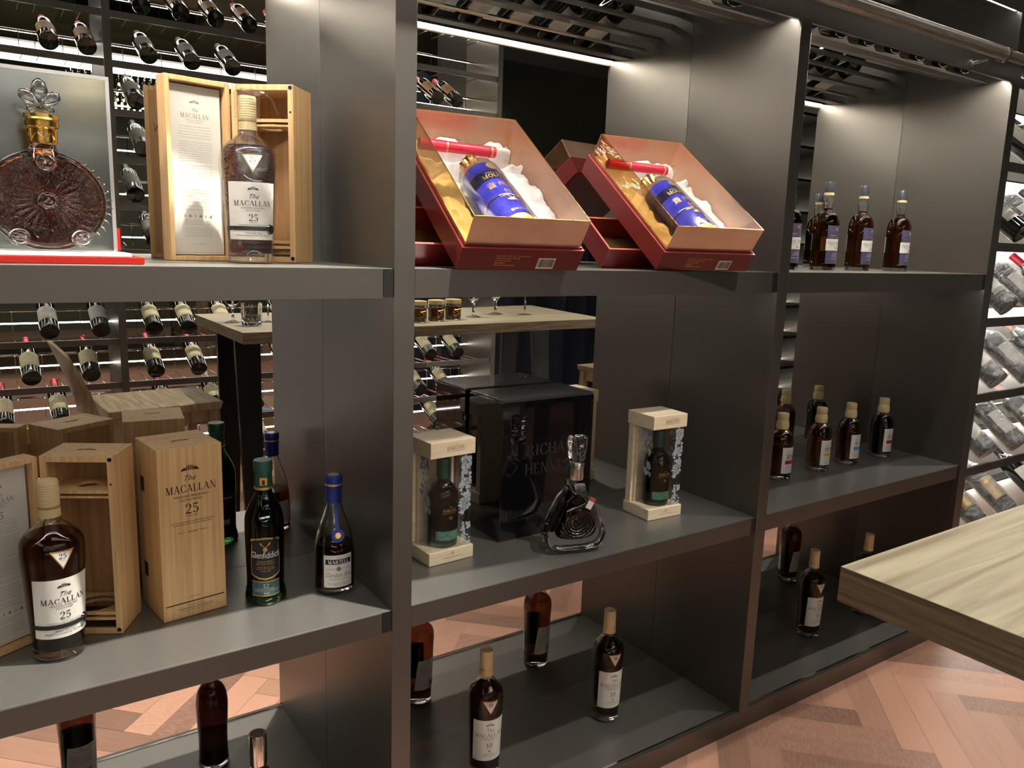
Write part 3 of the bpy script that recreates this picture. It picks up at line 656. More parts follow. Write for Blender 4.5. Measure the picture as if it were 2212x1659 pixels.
# four small blended bottles with gold necks
def yoichi(loc, rz, band, liq, word, label, kan='余市'):
    t = thing('small_malt_bottle', label, 'bottle', loc, rz, 'small gold-necked bottles on the right middle shelf')
    ctl = [(.033, 0), (.0372, .004), (.0375, .03), (.0378, .11), (.0365, .128), (.0310, .145), (.0200, .157), (.0150, .161)]
    prof = cat(ctl, 6); vessel(t, prof, .012, .0026, .150, 'glass', liq)
    MB().rev([(.0152, .1605), (.0185, .161), (.0200, .172), (.0185, .184), (.0160, .190), (.0160, .1905), (.0172, .192), (.0172, .2085), (.0160, .211), (.0002, .211)], 36).build('capsule', 'gold' if False else 'wcap', t, 40)
    lb = patch(cy(.0378, .0006), -.026, .026, .022, .106, 14, 1).build('label', 'label', t, 60)
    bb = patch(cy(.0378, .0009), -.0155, .026, .052, .0645, 10, 1).build('colour_band', band, lb, 60)
    write([('fit', word, .005, .0565, .004, .030)], cy(.0378, .0013)).build('lettering', 'ink', bb)
    write([('fit', 'SINGLE MALT', .007, .098, .0024, .028), ('fit', 'JAPANESE WHISKY', .004, .0905, .0022, .034), ('fit', 'key malt', -.002, .0865, .0022, .02), ('sans', kan, .004, .0690, .0135)]+para(.002, .046, .026, .032, .002, 6, 2), cy(.0378, .0011)).build('lettering', 'ink', lb)
    return t
yoichi((1.432, .224, ZB), R(-3), 'mag', 'cognac', 'SHERRY & SWEET', 'small gold necked bottle with crimson band, tucked beside the left upright', '宮城')
yoichi((1.635, .224, ZB), R(-4), 'ylw', 'amber', 'WOODY & VANILLIC', 'small gold-necked bottle with a yellow label band')
yoichi((1.805, .225, ZB), R(-4), 'sky', 'cognac', 'PEATY & SALTY', 'small gold-necked bottle with a light blue label band')
yoichi((2.004, .224, ZB), R(-4), 'mag', 'darkliq', 'SHERRY & SWEET', 'small gold necked bottle with crimson band, rightmost of its shelf')

# ------------------------------------------------------------------ wooden gift boxes
def castle_print(w, y): return [('castle', 0, 0, y, w)]
def rotp(loc, rz): return Matrix.Translation(loc) @ Matrix.Rotation(rz, 4, 'Z')
# closed box: origin at front-left bottom corner, front faces -y
bw, bd, bh = .118, .122, .330
t = thing('wooden_gift_box', 'closed light oak whisky box with burnt 25 lettering', 'box', (-.4265, .166, ZB), R(7.5))
MB().box(0, bw, 0, .088, 0, bh).build('box_body', 'oak', t, bevel=.0012)
MB().box(0, bw, .0886, bd, 0, bh).build('box_door', 'oak', t, bevel=.0012)
for z in (.065, .235): MB().box(-.0008, .0005, .078, .096, z, z+.028).build('hinge', 'dark', t)
it = [('castle', 0, bw*.49, .284, .0125), ('script', 'The', bw*.47, .2665, .0105), ('serif', 'MACALLAN', bw*.5, .2445, .0145, .86), ('fit', 'HIGHLAND SINGLE MALT', bw*.5, .2350, .0044, .064), ('fit', 'SCOTCH WHISKY', bw*.5, .2275, .0044, .042),
      ('serif', '25', bw*.5, .2030, .0190), ('fit', 'YEARS OLD', bw*.5, .1975, .0028, .022), ('fit', 'MATURED EXCLUSIVELY IN SHERRY SEASONED OAK', bw*.5, .1865, .0024, .078), ('fit', 'HANDPICKED OAK CASKS FROM JEREZ SPAIN', bw*.5, .1820, .0024, .070),
      ('fit', 'ANNUAL', bw*.32, .1665, .0024, .013), ('fit', '2020', bw*.5, .1660, .0036, .017), ('fit', 'RELEASE', bw*.68, .1668, .0024, .014),
      ]
write([('rect', bw*.92, bw*.5, .0285, .0024), ('fit', 'NATURAL COLOUR', bw*.5, .0385, .0018, .020), ('fit', 'DISTILLED AND BOTTLED BY', bw*.5, .0225, .0018, .030), ('fit', 'THE MACALLAN DISTILLERS LTD', bw*.5, .0165, .0032, .064), ('fit', 'EASTER ELCHIES CRAIGELLACHIE SCOTLAND', bw*.5, .0125, .0018, .050)], fl(0, .0004)).build('maker_print', 'burn', t)
write(it, fl(0, .0004)).build('lettering', 'burn', t)
write([('castle', 0, 0, -.006, .0125)], lambda x, z: (bw/2+x, bd*.45+z, bh+.0004)).build('crest_print', 'burn', t)
bk = lambda x, z: (bw/2-x, bd+.0004, z)
write([('serif', 'MACALLAN', 0, .2445, .0120, .86), ('fit', 'HIGHLAND SINGLE MALT', 0, .2350, .0034, .05)], bk).build('lettering', 'burn', t)

def open_box(name, loc, rz, lid_ang, label, cap=''):
    t = thing(name, label, 'box', loc, rz)
    w_, d_, h_, th = .122, .092, .330, .011
    b = MB().box(0, th, 0, d_, 0, h_).box(w_-th, w_, 0, d_, 0, h_).box(th, w_-th, 0, d_, h_-th, h_).box(th, w_-th, 0, d_, 0, th)
    b.build('box_body', 'oak', t, bevel=.001)
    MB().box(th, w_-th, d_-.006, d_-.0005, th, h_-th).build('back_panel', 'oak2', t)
    # neck collar shelf with a round hole, base tray with a round well
    def holed(z0, z1, r, cx, cy_, y0, y1, nm):
        v = []; f = []; n = 40
        for z in (z0, z1):
            for i in range(n):
                a = 2*pi*i/n; v.append((cx+r*cos(a), cy_+r*sin(a), z))
            for i in range(n):
                a = 2*pi*i/n; k = 1/max(abs(cos(a)), abs(sin(a)))
                x = cx+cos(a)*k*(w_/2-th-.0002); y = cy_+sin(a)*k*(y1-y0)/2; v.append((x, y, z))
        for i in range(n):
            j = (i+1) % n
            f += [(i, j, n+j, n+i), (2*n+i, 3*n+i, 3*n+j, 2*n+j), (i, 2*n+i, 2*n+j, j), (n+i, n+j, 3*n+j, 3*n+i)]
        return MB().add(v, f).build(nm, 'oak', t)
    holed(.262, .268, .019, w_/2, .043, .002, .084, 'neck_collar'); holed(.254, .2575, .019, w_/2, .043, .002, .084, 'neck_collar')
    holed(.036, .042, .038, w_/2, .043, .002, .084, 'base_ring'); holed(.026, .031, .038, w_/2, .043, .002, .084, 'base_ring')
    MB().box(th+.0005, w_-th-.0005, .004, .083, .0115, .0135).build('base_pad', 'burn', t)
    for z in (h_-.006, .008): 
        MB().rev([(.0002, .0008), (.0038, .0008), (.0038, 0), (.0002, 0)], 16).xf(Matrix.Translation((w_-.0055, .0002, z)) @ Matrix.Rotation(R(90), 4, 'X')).build('magnet', 'navy', t)
    MB().rev([(.0002, .0008), (.0022, .0008), (.0022, 0), (.0002, 0)], 12).xf(Matrix.Translation((w_-.0055, .0002, h_-.050)) @ Matrix.Rotation(R(90), 4, 'X')).build('catch', 'chrome', t)
    MB().rev([(.0002, .002), (.004, .001), (.0045, 0), (.0002, 0)], 16, lambda a, z: (1, 2.6)).xf(Matrix.Translation((w_-.0004, .0035, .165)) @ Matrix.Rotation(R(90), 4, 'Y') @ Matrix.Rotation(R(90), 4, 'Z')).build('finger_notch', 'oak', t, 40)
    write([('castle', 0, 0, -.006, .0125)], lambda x, z: (w_/2+x, d_*.5+z, h_+.0004)).build('crest_print', 'burn', t)
    # hinged door carrying the printed card; built in the frame of the hinge at x=0
    dm = Matrix.Rotation(lid_ang, 4, 'Z')
    ld, lt = .036, .009
    # door local: x from -w_..0, front rim at y=0, back at y=ld
    def dd(mb): mb.v = [tuple(dm @ Vector((x-.0025, y, z))) for x, y, z in mb.v]; return mb
    b = MB().box(-w_, -w_+lt, 0, ld, 0, h_).box(-lt, 0, 0, ld, 0, h_).box(-w_+lt, -lt, 0, ld, h_-lt, h_).box(-w_+lt, -lt, 0, ld, 0, lt)
    door = dd(b).build('box_door', 'oak', t, bevel=.001)
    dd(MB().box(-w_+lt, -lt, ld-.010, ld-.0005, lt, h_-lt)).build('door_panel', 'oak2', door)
    pc = dd(MB().box(-w_+lt+.002, -lt-.0035, .016, .0168, lt+.002, h_-lt-.004)).build('printed_card', 'paper', door)
    mpd = lambda x, z: tuple(dm @ Vector((-.0025-w_/2+x-.001, .0154, z)))
    it = [('castle', 0, 0, .286, .007), ('script', 'The', 0, .272, .006), ('serif', 'MACALLAN', 0, .2600, .0085, .86), ('fit', 'HIGHLAND SINGLE MALT', 0, .2555, .0024, .036), ('fit', 'SCOTCH WHISKY', 0, .2515, .0024, .026)]
    if cap: it += [('serif', '25', 0, .232, .0125)]
    z1 = .226 if cap else .2445
    it += para(0, z1, z1-.020, .066, .0021, 5, 1)+para(0, z1-.028, z1-.062, .066, .0021, 9, 2)+para(0, z1-.070, z1-.094, .066, .0021, 6, 3)
    it += [('rect', .062, 0, z1-.104, .0004)]+para(0, z1-.114, z1-.136, .056, .0020, 5, 4)+[('rect', .062, 0, z1-.144, .0004), ('fit', 'THE MACALLAN SIX PILLARS', 0, z1-.151, .0018, .052)]
    for i in range(6): it.append(('poly', [(-.5, 0), (.5, 0), (.4, .5), (.15, 1), (-.15, .9), (-.5, .5)] if i % 2 else [(-.2, 0), (.2, 0), (.1, 1), (-.1, 1)], -.025+.01*i, z1-.164, .005))
    it += para(0, z1-.171, z1-.178, .052, .0019, 3, 5)+para(0, z1-.185, z1-.200, .056, .0019, 5, 6)+[('fit', 'themacallan', 0, max(.022, z1-.215), .0018, .03)]
    it += [('rect', .0978, 0, h_-.0175, .0004), ('rect', .0978, 0, .0145, .0004), ('rect', .0004, -.0489, .0145, h_-.032), ('rect', .0004, .0489, .0145, h_-.032)]
    write(it, mpd).build('lettering', 'inkgrey', pc)
    for z in (.05, .27): dd(MB().box(-.002, .006, .001, .003, z, z+.02)).build('hinge', 'chrome', t)
    wr = lambda x, z: tuple(dm @ Vector((-.0025-w_/2-x, ld+.0003, z)))
    write([('castle', 0, 0, .286, .009), ('script', 'The', 0, .2665, .0105), ('serif', 'MACALLAN', 0, .2445, .0145, .86), ('fit', 'HIGHLAND SINGLE MALT', 0, .2350, .0044, .064), ('fit', 'SCOTCH WHISKY', 0, .2275, .0044, .042), ('serif', '25', 0, .2030, .0190),
           ('fit', 'MATURED EXCLUSIVELY IN SHERRY SEASONED OAK', 0, .1865, .0024, .078), ('fit', '2020', 0, .166, .0036, .017)], wr).build('lettering', 'burn', door)
    return t
open_box('open_wooden_gift_box', (-.6035, .222, ZB), R(-29), R(-29+29+58), 'open empty oak whisky box on the middle shelf, door swung left', '25')
open_box('open_wooden_gift_box', (-.2455, .2845, ZA), R(-41), R(53-1), 'open oak whisky box on the upper shelf, door swung left', '')

# ------------------------------------------------------------------ glass-sided presentation boxes
def hakushu(loc, rz, label):
    t = thing('presentation_case', label, 'box', loc, rz, 'pale wood and glass bottle cases')
    w_, d_, h_ = .118, .104, .283
    MB().box(0, w_, 0, d_, 0, .030).build('wood_base', 'pine', t, bevel=.0012)
    MB().box(0, w_, 0, d_, h_-.036, h_).build('wood_lid', 'pine', t, bevel=.0012)
    MB().box(.004, w_-.004, d_-.022, d_-.002, .0302, h_-.0362).build('wood_back', 'pine', t, bevel=.0008)
    for x in (.012, w_-.016): MB().box(x, x+.004, d_-.030, d_-.0222, .0302, h_-.0362).build('guide_strip', 'pine', t)
    z0, z1 = .0302, h_-.0362
    g = MB().box(.006, w_-.006, .004, .0055, z0, z1); g.build('glass_pane', 'acry', t)
    for x, n in ((.006, 0), (w_-.0075, 1)):
        p = MB().box(x, x+.0015, .0057, d_-.037, z0, z1).build('glass_pane', 'acry', t)
        # frosted leaf print on the side panes
        rnd = random.Random(3); v = []; f = []
        def leaf(cy_, cz, s, a):
            for k in range(5):
                b_ = a+(k-2)*.62; L = s*(1-.18*abs(k-2)); q = []
                for u_, w2 in ((0, 0), (.35, .15), (.62, .13), (1, 0), (.62, -.13), (.35, -.15)):
                    q.append((cy_+L*(u_*cos(b_)-w2*sin(b_)), cz+L*(u_*sin(b_)+w2*cos(b_))))
                q = [(min(max(y, .008), d_-.04), min(max(z, z0+.002), z1-.001)) for y, z in q]
                o = len(v); v.extend([(x-.0004, y, z) for y, z in q]); f.append(tuple(range(o, o+6)))
        for i in range(46): leaf(rnd.uniform(.012, .052), z1-rnd.random()**1.6*.085, rnd.uniform(.007, .014), rnd.uniform(-3, 0))
        for i in range(10): leaf(rnd.uniform(.010, .03), rnd.uniform(.115, .15), rnd.uniform(.009, .016), rnd.uniform(0, 6))
        MB().add(v, f).build('leaf_print', 'frost', p)
    # frosted print on the front pane, both margins
    rnd = random.Random(8); v = []; f = []
    def leaf2(cx, cz, s, a):
        for k in range(5):
            b_ = a+(k-2)*.62; L = s*(1-.18*abs(k-2)); q = []
            for u_, w2 in ((0, 0), (.35, .16), (.62, .14), (1, 0), (.62, -.14), (.35, -.16)): q.append((cx+L*(u_*cos(b_)-w2*sin(b_)), cz+L*(u_*sin(b_)+w2*cos(b_))))
            q = [(min(max(x, .0065), w_-.0065), min(max(z, z0+.002), z1-.001)) for x, z in q]
            o = len(v); v.extend([(x, .0034, z) for x, z in q]); f.append(tuple(range(o, o+6)))
    for i in range(60): leaf2(w_-.008-rnd.random()**1.3*.026, z1-rnd.random()**1.3*.10, rnd.uniform(.006, .013), rnd.uniform(2, 5))
    for i in range(16): leaf2(w_-.010-rnd.random()*.022, rnd.uniform(.112, .145), rnd.uniform(.009, .016), rnd.uniform(1, 5))
    for i in range(30): leaf2(w_-.008-rnd.random()*.026, rnd.uniform(.035, .085), rnd.uniform(.004, .009), rnd.uniform(0, 6))
    MB().add(v, f).build('leaf_print', 'frost', t)
    write([('fit', 'THE', w_*.56, h_-.0105, .0026, .008), ('serif', 'HAKUSHU', w_*.56, h_-.0210, .0088, .86), ('fit', 'SINGLE MALT JAPANESE WHISKY', w_*.56, h_-.0250, .0022, .048), ('rect', .010, w_*.42, .0195, .0004), ('rect', .010, w_*.62, .0195, .0004),
           ('serif', '18', w_*.52, .0165, .0075), ('fit', 'LIMITED EDITION', w_*.52, .0110, .0028, .048)], fl(0, .0005)).build('lettering', 'card', t)
    return t
def hbottle(loc, rz, label):
    t = thing('green_malt_bottle', label, 'bottle', loc, rz, 'green bottles inside the glass cases')
    ctl = [(.030, 0), (.0345, .004), (.0348, .03), (.0350, .105), (.0335, .122), (.0260, .138), (.0170, .148), (.0142, .156), (.0142, .180)]
    prof = cat(ctl, 6); vessel(t, prof, .008, .0024, .145, 'gglass', 'cognac')
    MB().rev([(.0146, .158), (.0160, .159), (.0155, .200), (.0140, .203), (.0002, .203)], 30).build('cap', 'greencap', t, 35)
    write([('fit', 'THE', 0, .095, .0028, .008), ('serif', 'HAKUSHU', 0, .085, .0070, .8), ('fit', 'SINGLE MALT JAPANESE WHISKY', 0, .081, .0020, .04), ('serif', '18', 0, .067, .0075)], cy(.0350, .0008)).build('lettering', 'goldpr', t)
    lb = patch(cy(.0352, .0006), -.034, .034, .018, .040, 16, 1).build('lower_label', noisecol('green_wave_label', (.03, .12, .08), (.12, .34, .22), (1, 1, 4), 60, 4, .4), t, 60)
    return t
hakushu((.119, .148, ZB), R(3), 'pale wood and glass bottle case beside the left upright')
hbottle((.1776, .1951, ZB+.0303), R(2), 'green malt bottle inside the glass case beside the left upright')
hakushu((.763, .126, ZB), R(-2.5), 'pale wood and glass bottle case right of the pear shaped decanter')
hbottle((.8258, .1673, ZB+.0303), R(-4), 'green malt bottle inside the glass case right of the decanter')

# ------------------------------------------------------------------ glossy black case and pear-shaped crystal decanter
t = thing('black_presentation_case', 'large glossy black cognac case behind the pear shaped decanter', 'box', (.336, .1955, ZB), 0)
MB().box(0, .278, 0, .152, 0, .344).build('case_body', 'blackgloss', t, bevel=.0012)
MB().box(.002, .276, .002, .150, .3441, .350).build('case_lid', plain('black_gloss_led_dust_tint', (.05, .05, .052), .22, 0., coat=.5), t, bevel=.001)  # lid colour greyed to stand for LED light and dust
write([('serif', 'RICHARD', .158, .205, .029, .98), ('serif', 'HENNESSY', .158, .158, .029, .90)], fl(0, .0003)).build('engraved_lettering', plain('grey_engraving', (.028, .027, .026), .3), t)

def pillow(out, th, k, n=10, c=None, cen=(0, 0)):
    v = []; f = []; m = len(out)
    for j in range(n+1):
        a = -pi/2+pi*j/n; y = th*sin(a); s = k+(1-k)*cos(a)
        for x, z in out: v.append((cen[0]+(x-cen[0])*s, y, cen[1]+(z-cen[1])*s))
    for j in range(n):
        for i in range(m): f.append((j*m+i, j*m+(i+1) % m, (j+1)*m+(i+1) % m, (j+1)*m+i))
    f.append(tuple(range(m))[::-1]); f.append(tuple(n*m+i for i in range(m)))
    return MB().add(v, f)
def closed(pts, n=5):
    out = []; N = len(pts)
    for i in range(N):
        p0, p1, p2, p3 = pts[i-1], pts[i], pts[(i+1) % N], pts[(i+2) % N]
        for k in range(n):
            t_ = k/n; out.append(tuple(.5*((2*p1[j])+(-p0[j]+p2[j])*t_+(2*p0[j]-5*p1[j]+4*p2[j]-p3[j])*t_*t_+(-p0[j]+3*p1[j]-3*p2[j]+p3[j])*t_**3) for j in (0, 1)))
    return out
t = thing('crystal_decanter', 'pear shaped thick crystal decanter of dark cognac with clear stopper', 'decanter', (.468, .076, ZB), R(-16)); t.scale = (1.05,)*3
P = closed([(0, 0), (.040, .001), (.066, .012), (.076, .042), (.066, .072), (.049, .100), (.033, .128), (.0165, .148), (.0130, .165), (-.0130, .165), (-.0165, .148), (-.036, .126), (-.050, .100), (-.062, .074), (-.075, .044), (-.066, .012), (-.040, .001)])
pillow(P, .031, .82, 12, cen=(0, .07)).build('crystal_body', 'crystal2', t, 60)
Q = closed([(0, .024), (.034, .026), (.052, .036), (.056, .052), (.046, .076), (.034, .098), (.023, .120), (.010, .136), (0, .140), (-.010, .136), (-.026, .118), (-.036, .096), (-.046, .074), (-.056, .050), (-.050, .034), (-.034, .026)])
pillow([(x*.86, .07+(z-.07)*.88) for x, z in Q], .013, .90, 10, cen=(0, .07)).build('liquid', 'darkliq', t, 60)
b = MB()
for k in range(5):
    rr = .012+.0065*k; b.tube([(rr*1.15*cos(a/10*pi*1.6+k*.5+1.5)-.004, -.0312+.002*sin(a), .072+rr*sin(a/10*pi*1.6+k*.5+1.5)) for a in range(11)], .0011, 6)
b.build('engraved_swirl', 'crystal2', t, 50)
MB().rev([(.0002, .1655), (.0165, .1658), (.0175, .172), (.0168, .197), (.0185, .199), (.0180, .206), (.0002, .2062)], 48, lambda a, z: (1+.02*sin(16*a),)*2).build('metal_collar', 'chrome', t, 40)
st_ = MB().rev([(.0002, .2065), (.0150, .2068), (.0185, .213), (.0210, .232), (.0225, .252), (.0215, .262), (.0195, .264), (.0002, .263)], 10, lambda a, z: (1.05, .80)).build('stopper', 'crystal', t, 25)
tg = MB().box(-.007, .007, -.0006, 0, -.015, .012).xf(Matrix.Translation((.026, -.0318, .118)) @ Matrix.Rotation(R(28), 4, 'Y')); tg.build('price_tag', 'label', t)
tg = MB().box(-.007, .007, -.0010, -.0007, .003, .012).xf(Matrix.Translation((.026, -.0318, .118)) @ Matrix.Rotation(R(28), 4, 'Y')); tg.build('tag_band', 'pink', t)

# ------------------------------------------------------------------ round crystal decanter on its red and white stand
t = thing('display_stand', 'white and red display stand with upright silver back panel', 'stand', (-.60, .14, ZA), 0)
MB().box(-.14, .152, -.085, .105, 0, .0105).build('red_plate', 'redac', t, bevel=.001)
MB().box(-.135, .135, -.080, .095, .0106, .0165).build('white_plate', 'whiteac', t, bevel=.001)
bp_ = MB().box(-.135, .1350, .0650, .0690, .0170, .300).build('back_panel', 'silver', t)
MB().box(-.140, .1352, .0635, .0649, .294, .300).box(.1295, .1352, .0635, .0649, .0170, .2938).build('panel_frame', 'silverf', bp_)
MB().box(.1353, .1400, .0635, .0690, .0170, .055).build('corner_clip', 'redac', bp_)
sw = MB().tube([(.128, .085, .0168), (.140, .080, .021), (.149, .078, .029)], [.003, .0035, .0045], 10).build('clear_tab', 'acry', t, 50)
t = thing('round_crystal_decanter', 'round ribbed crystal cognac flask with gold neck and crystal stopper', 'decanter', (-.571, .128, ZA+.0167), R(4)); t.scale = (1, 1, .9)
RR = .0845; CZ = .0845
def disc(R0, th, dim, seg=72, spk=True):
    v = []; f = []; prof = [(0.001, -th*dim), (.10, -th*dim), (.17, -th*(dim+.1)), (.22, -th*(dim+.03)), (.34, -th*.62), (.46, -th*.9), (.60, -th), (.76, -th*.86), (.90, -th*.52), (.98, -th*.20), (1.0, 0)]
    prof = cat(prof, 3); prof = prof+[(a, -b) for a, b in prof[-2::-1]]
    n = len(prof)
    for i in range(seg):
        a = 2*pi*i/seg
        for q, y in prof:
            rr = R0*q; rib = 1.0
            if .25 < q < .58: y = y*(1+.09*sin(a*24))
            if .62 < q < .93: y = y*(1+.05*sin(a*36+q*16))
            z = CZ+rr*cos(a); z = max(z, .0028+CZ-.0845+ (0 if R0 > .08 else .006))
            v.append((rr*1.0*sin(a), y, z))
    for i in range(seg):
        j = (i+1) % seg
        for q in range(n-1): f.append((i*n+q, j*n+q, j*n+q+1, i*n+q+1))
    f.append(tuple(i*n for i in range(seg))); f.append(tuple(i*n+n-1 for i in range(seg)))
    return MB().add(v, f)
disc(RR, .032, .42, 144).build('crystal_body', 'crystal2', t, 60)
disc(RR-.007, .024, .32, 96).build('liquid', 'amber' if False else liquid('louis_cognac', (.86, .68, .42), 480), t, 60)
MB().rev([(.0290, .155), (.0200, .168), (.0165, .180), (.0165, .196), (.0002, .196)][::-1], 40, lambda a, z: (1, .8)).build('neck', 'crystal2', t, 40)
mb = MB().rev([(.0175, .178), (.0180, .179), (.0185, .203), (.0230, .206), (.0235, .214), (.0215, .2160), (.0245, .2200), (.0240, .2260), (.0002, .2262)], 48)
gc = mb.build('gold_collar', 'gold', t, 35)
b = MB()
for i in range(12):
    a = 2*pi*i/12; b.tube([(.0188*sin(a), -.0188*cos(a), .181), (.0194*sin(a), -.0194*cos(a), .202)], .0016, 6)
    b.tube([(.0190*sin(a), -.0190*cos(a), .186+.01*(i % 2)), (.0190*sin(a+.5), -.0190*cos(a+.5), .196-.01*(i % 2))], .0013, 6)
b.build('filigree', 'gold', gc, 50)
for x, z in ((0, .148), (-.042, .022), (.042, .022), (0, CZ)):
    y = -.0255 if z > .1 else -.0195 if z < .05 else -.0150
    mb = MB().rev([(.0002, .0035), (.009, .0035), (.010, .006), (.0135, .005), (.0145, 0), (.0002, 0)], 28).xf(Matrix.Translation((x, y, z)) @ Matrix.Rotation(R(90), 4, 'X')).build('medallion', 'crystal2', t, 50)
    q = MB()
    for k in range(3): q.rev([(.0002, .0015), (.003, .0008), (.0034, 0), (.0002, 0)], 10); q.xf(Matrix.Translation((x+(k-1)*.004, y-.0036, z+(.003 if k == 1 else -.002))) @ Matrix.Rotation(R(90), 4, 'X'), len(q.v)-40)
    q.build('flower_relief', 'crystal', mb, 50)
for s in (-1, 1):
    b = MB()
    for i in range(11):
        a = R(42+i*8.6)*s; r0 = RR-.001
        px, pz = r0*sin(a), CZ+r0*cos(a); b.tube([(px, 0, pz), (px+.006*sin(a), 0, pz+.006*cos(a)), (px+.0105*sin(a)-.001*s, 0, pz+.0105*cos(a)-.003)], [.003, .0016, .0004], 6)
    b.build('side_spikes', 'crystal2', t, 50)
b = MB().rev([(.0002, .2264), (.016, .2266), (.0175, .231), (.010, .237), (.014, .240), (.0002, .246)], 24)
for a, L, w_ in ((0, .046, .012), (.85, .036, .011), (-.85, .036, .011), (1.9, .020, .008), (-1.9, .020, .008)):
    m0 = len(b.v); b.rev([(.0002, 0), (w_*.6, L*.15), (w_, L*.55), (w_*.75, L*.85), (.0002, L)], 14, lambda q, z: (1, .62))
    b.xf(Matrix.Translation((0, 0, .240)) @ Matrix.Rotation(a, 4, 'Y'), m0)
b.build('flower_stopper', 'crystal', t, 40)

# ------------------------------------------------------------------ leaning gift boxes with blue bottles
def gift(loc, rz, L_, label, seed, W_=.254):
    th = R(35)
    # box frame: origin A = front-left corner of the window; x along width, y up the slope, z outward normal
    t = thing('liquor_gift_box', label, 'box', loc, group='tilted red and gold liquor gift boxes')
    t.rotation_euler = (Matrix.Rotation(rz, 4, 'Z') @ Matrix.Rotation(th, 4, 'X')).to_euler()
    hg, hr, e = .060, .1125, .0015
    b = MB().box(-.004, W_+.004, -.004, -.004+.004, -hr, -hg).box(-.004, W_+.004, L_, L_+.004, -hr, -hg).box(-.004, 0, 0, L_, -hr, -hg).box(W_, W_+.004, 0, L_, -hr, -hg).box(-.004, W_+.004, -.004, L_+.004, -hr-.003, -hr)
    base = b.build('red_base', 'red', t, bevel=.0006)
    r = MB()
    for a in ((-.0085, W_+.0085, -.0085, -.0042), (-.0085, W_+.0085, L_+.0042, L_+.0085), (-.0085, -.0042, -.0042, L_+.0042), (W_+.0042, W_+.0085, -.0042, L_+.0042)): r.box(*a, -hr-.001, -hg-.005)
    rd = r.build('outer_sleeve', 'red', base); 
    r = MB()
    for a in ((-.0085, W_+.0085, -.0085, -.0042), (-.0085, W_+.0085, L_+.0042, L_+.0085), (-.0085, -.0042, -.0042, L_+.0042), (W_+.0042, W_+.0085, -.0042, L_+.0042)): r.box(*a, -hg-.0049, -hg-.0042)
    r.build('sleeve_rim', 'pink', base)
    cov = MB().box(0, W_, 0, e, -hg, 0).build('gold_front', 'goldcard', t)
    MB().box(0, W_, L_-e, L_, -hg, 0).build('gold_end', 'goldcard', cov)
    MB().box(0, e, e, L_-e, -hg, 0).build('gold_side', 'tintgold', cov)
    MB().box(W_-e, W_, e, L_-e, -hg, 0).build('gold_side', 'goldcard', cov)
    MB().box(.001, W_-.001, .001, L_-.001, -.0012, -.0004).build('window', 'acry', t)
    f_ = MB()
    for a in ((-.0004, W_+.0004, -.0004, .0016), (-.0004, W_+.0004, L_-.0016, L_+.0004), (-.0004, .0016, .0016, L_-.0016), (W_-.0016, W_+.0004, .0016, L_-.0016)): f_.box(*a, -.0002, .0010)
    f_.build('gold_edging', 'gold', t)
    MB().box(e, W_-e, .0003, e, -.108, -hg-.0002).box(e, W_-e, L_-e, L_-.0003, -.108, -hg-.0002).box(.0003, e, .0003, L_-.0003, -.108, -hg-.0002).box(W_-e, W_-.0003, .0003, L_-.0003, -.108, -hg-.0002).build('inner_lining', 'goldcard', base)
    rnd = random.Random(seed)
    MB().grid(lambda u, v: (e+.001+(W_-2*e-.002)*u, e+.001+(L_-2*e-.002)*v, fleece(u, v, seed)), 70, 110).build('fleece_lining', 'fur', t, 180)
    # clear sleeve edge strip lying across the upper part
    MB().box(.012, W_-.05, L_*.80, L_*.82, -.030, -.0292).build('clear_strip', 'acry', t)
    MB().grid(lambda u, v: (.012+(W_-.062)*u, L_*.70+.004*sin(u*5)+.02*v, -.030), 10, 1)
    # barcode and small print on the front
    ff = lambda x, z: (x, -.0088, -hg-.060+z)
    write([('rect', .040, W_*.72, .010, .026)], ff).build('barcode_label', 'label', base)
    write([('bars', .034, W_*.72, .014, .019)], lambda x, z: (x, -.0091, -hg-.060+z)).build('barcode', 'ink', base)
    write([('fit', s_, W_*.27+.5*w2, z, .0032, w2) for s_, w2, z in (('NET 500ML  53% VOL  STORE COOL', .075, .0375), ('SORGHUM WHEAT WATER', .052, .0320), ('SAUCE AROMA', .034, .0265), ('BAIJIU', .022, .0210), ('PRODUCED IN GUIZHOU', .046, .0155))], ff).build('lettering', 'goldpr', base)
    # rolled crimson certificate tube
    return t
import mathutils.noise as mn
def fleece(u, v, seed):
    h = -.066+.016*mn.noise(Vector((u*4+seed, v*7, 0)))+.008*mn.noise(Vector((u*14, v*22, seed)))
    x = .254*u; y = .4*v
    if y < .30: k = max(0, 1-max(0, abs(x-.122)-.058)/.012)
    elif y < .42: k = max(0, 1-max(0, abs(y-.343)-.018)/.014) if y > .30 else 0
    if y < .30 and y > .285: k = max(k, .6)
    k = k*k*(3-2*k)
    return h*(1-k)-.106*k
def inbox(loc, rz, th, x, y, z): 
    m_ = Matrix.Translation(loc) @ Matrix.Rotation(rz, 4, 'Z') @ Matrix.Rotation(th, 4, 'X'); return m_, m_ @ Vector((x, y, z))
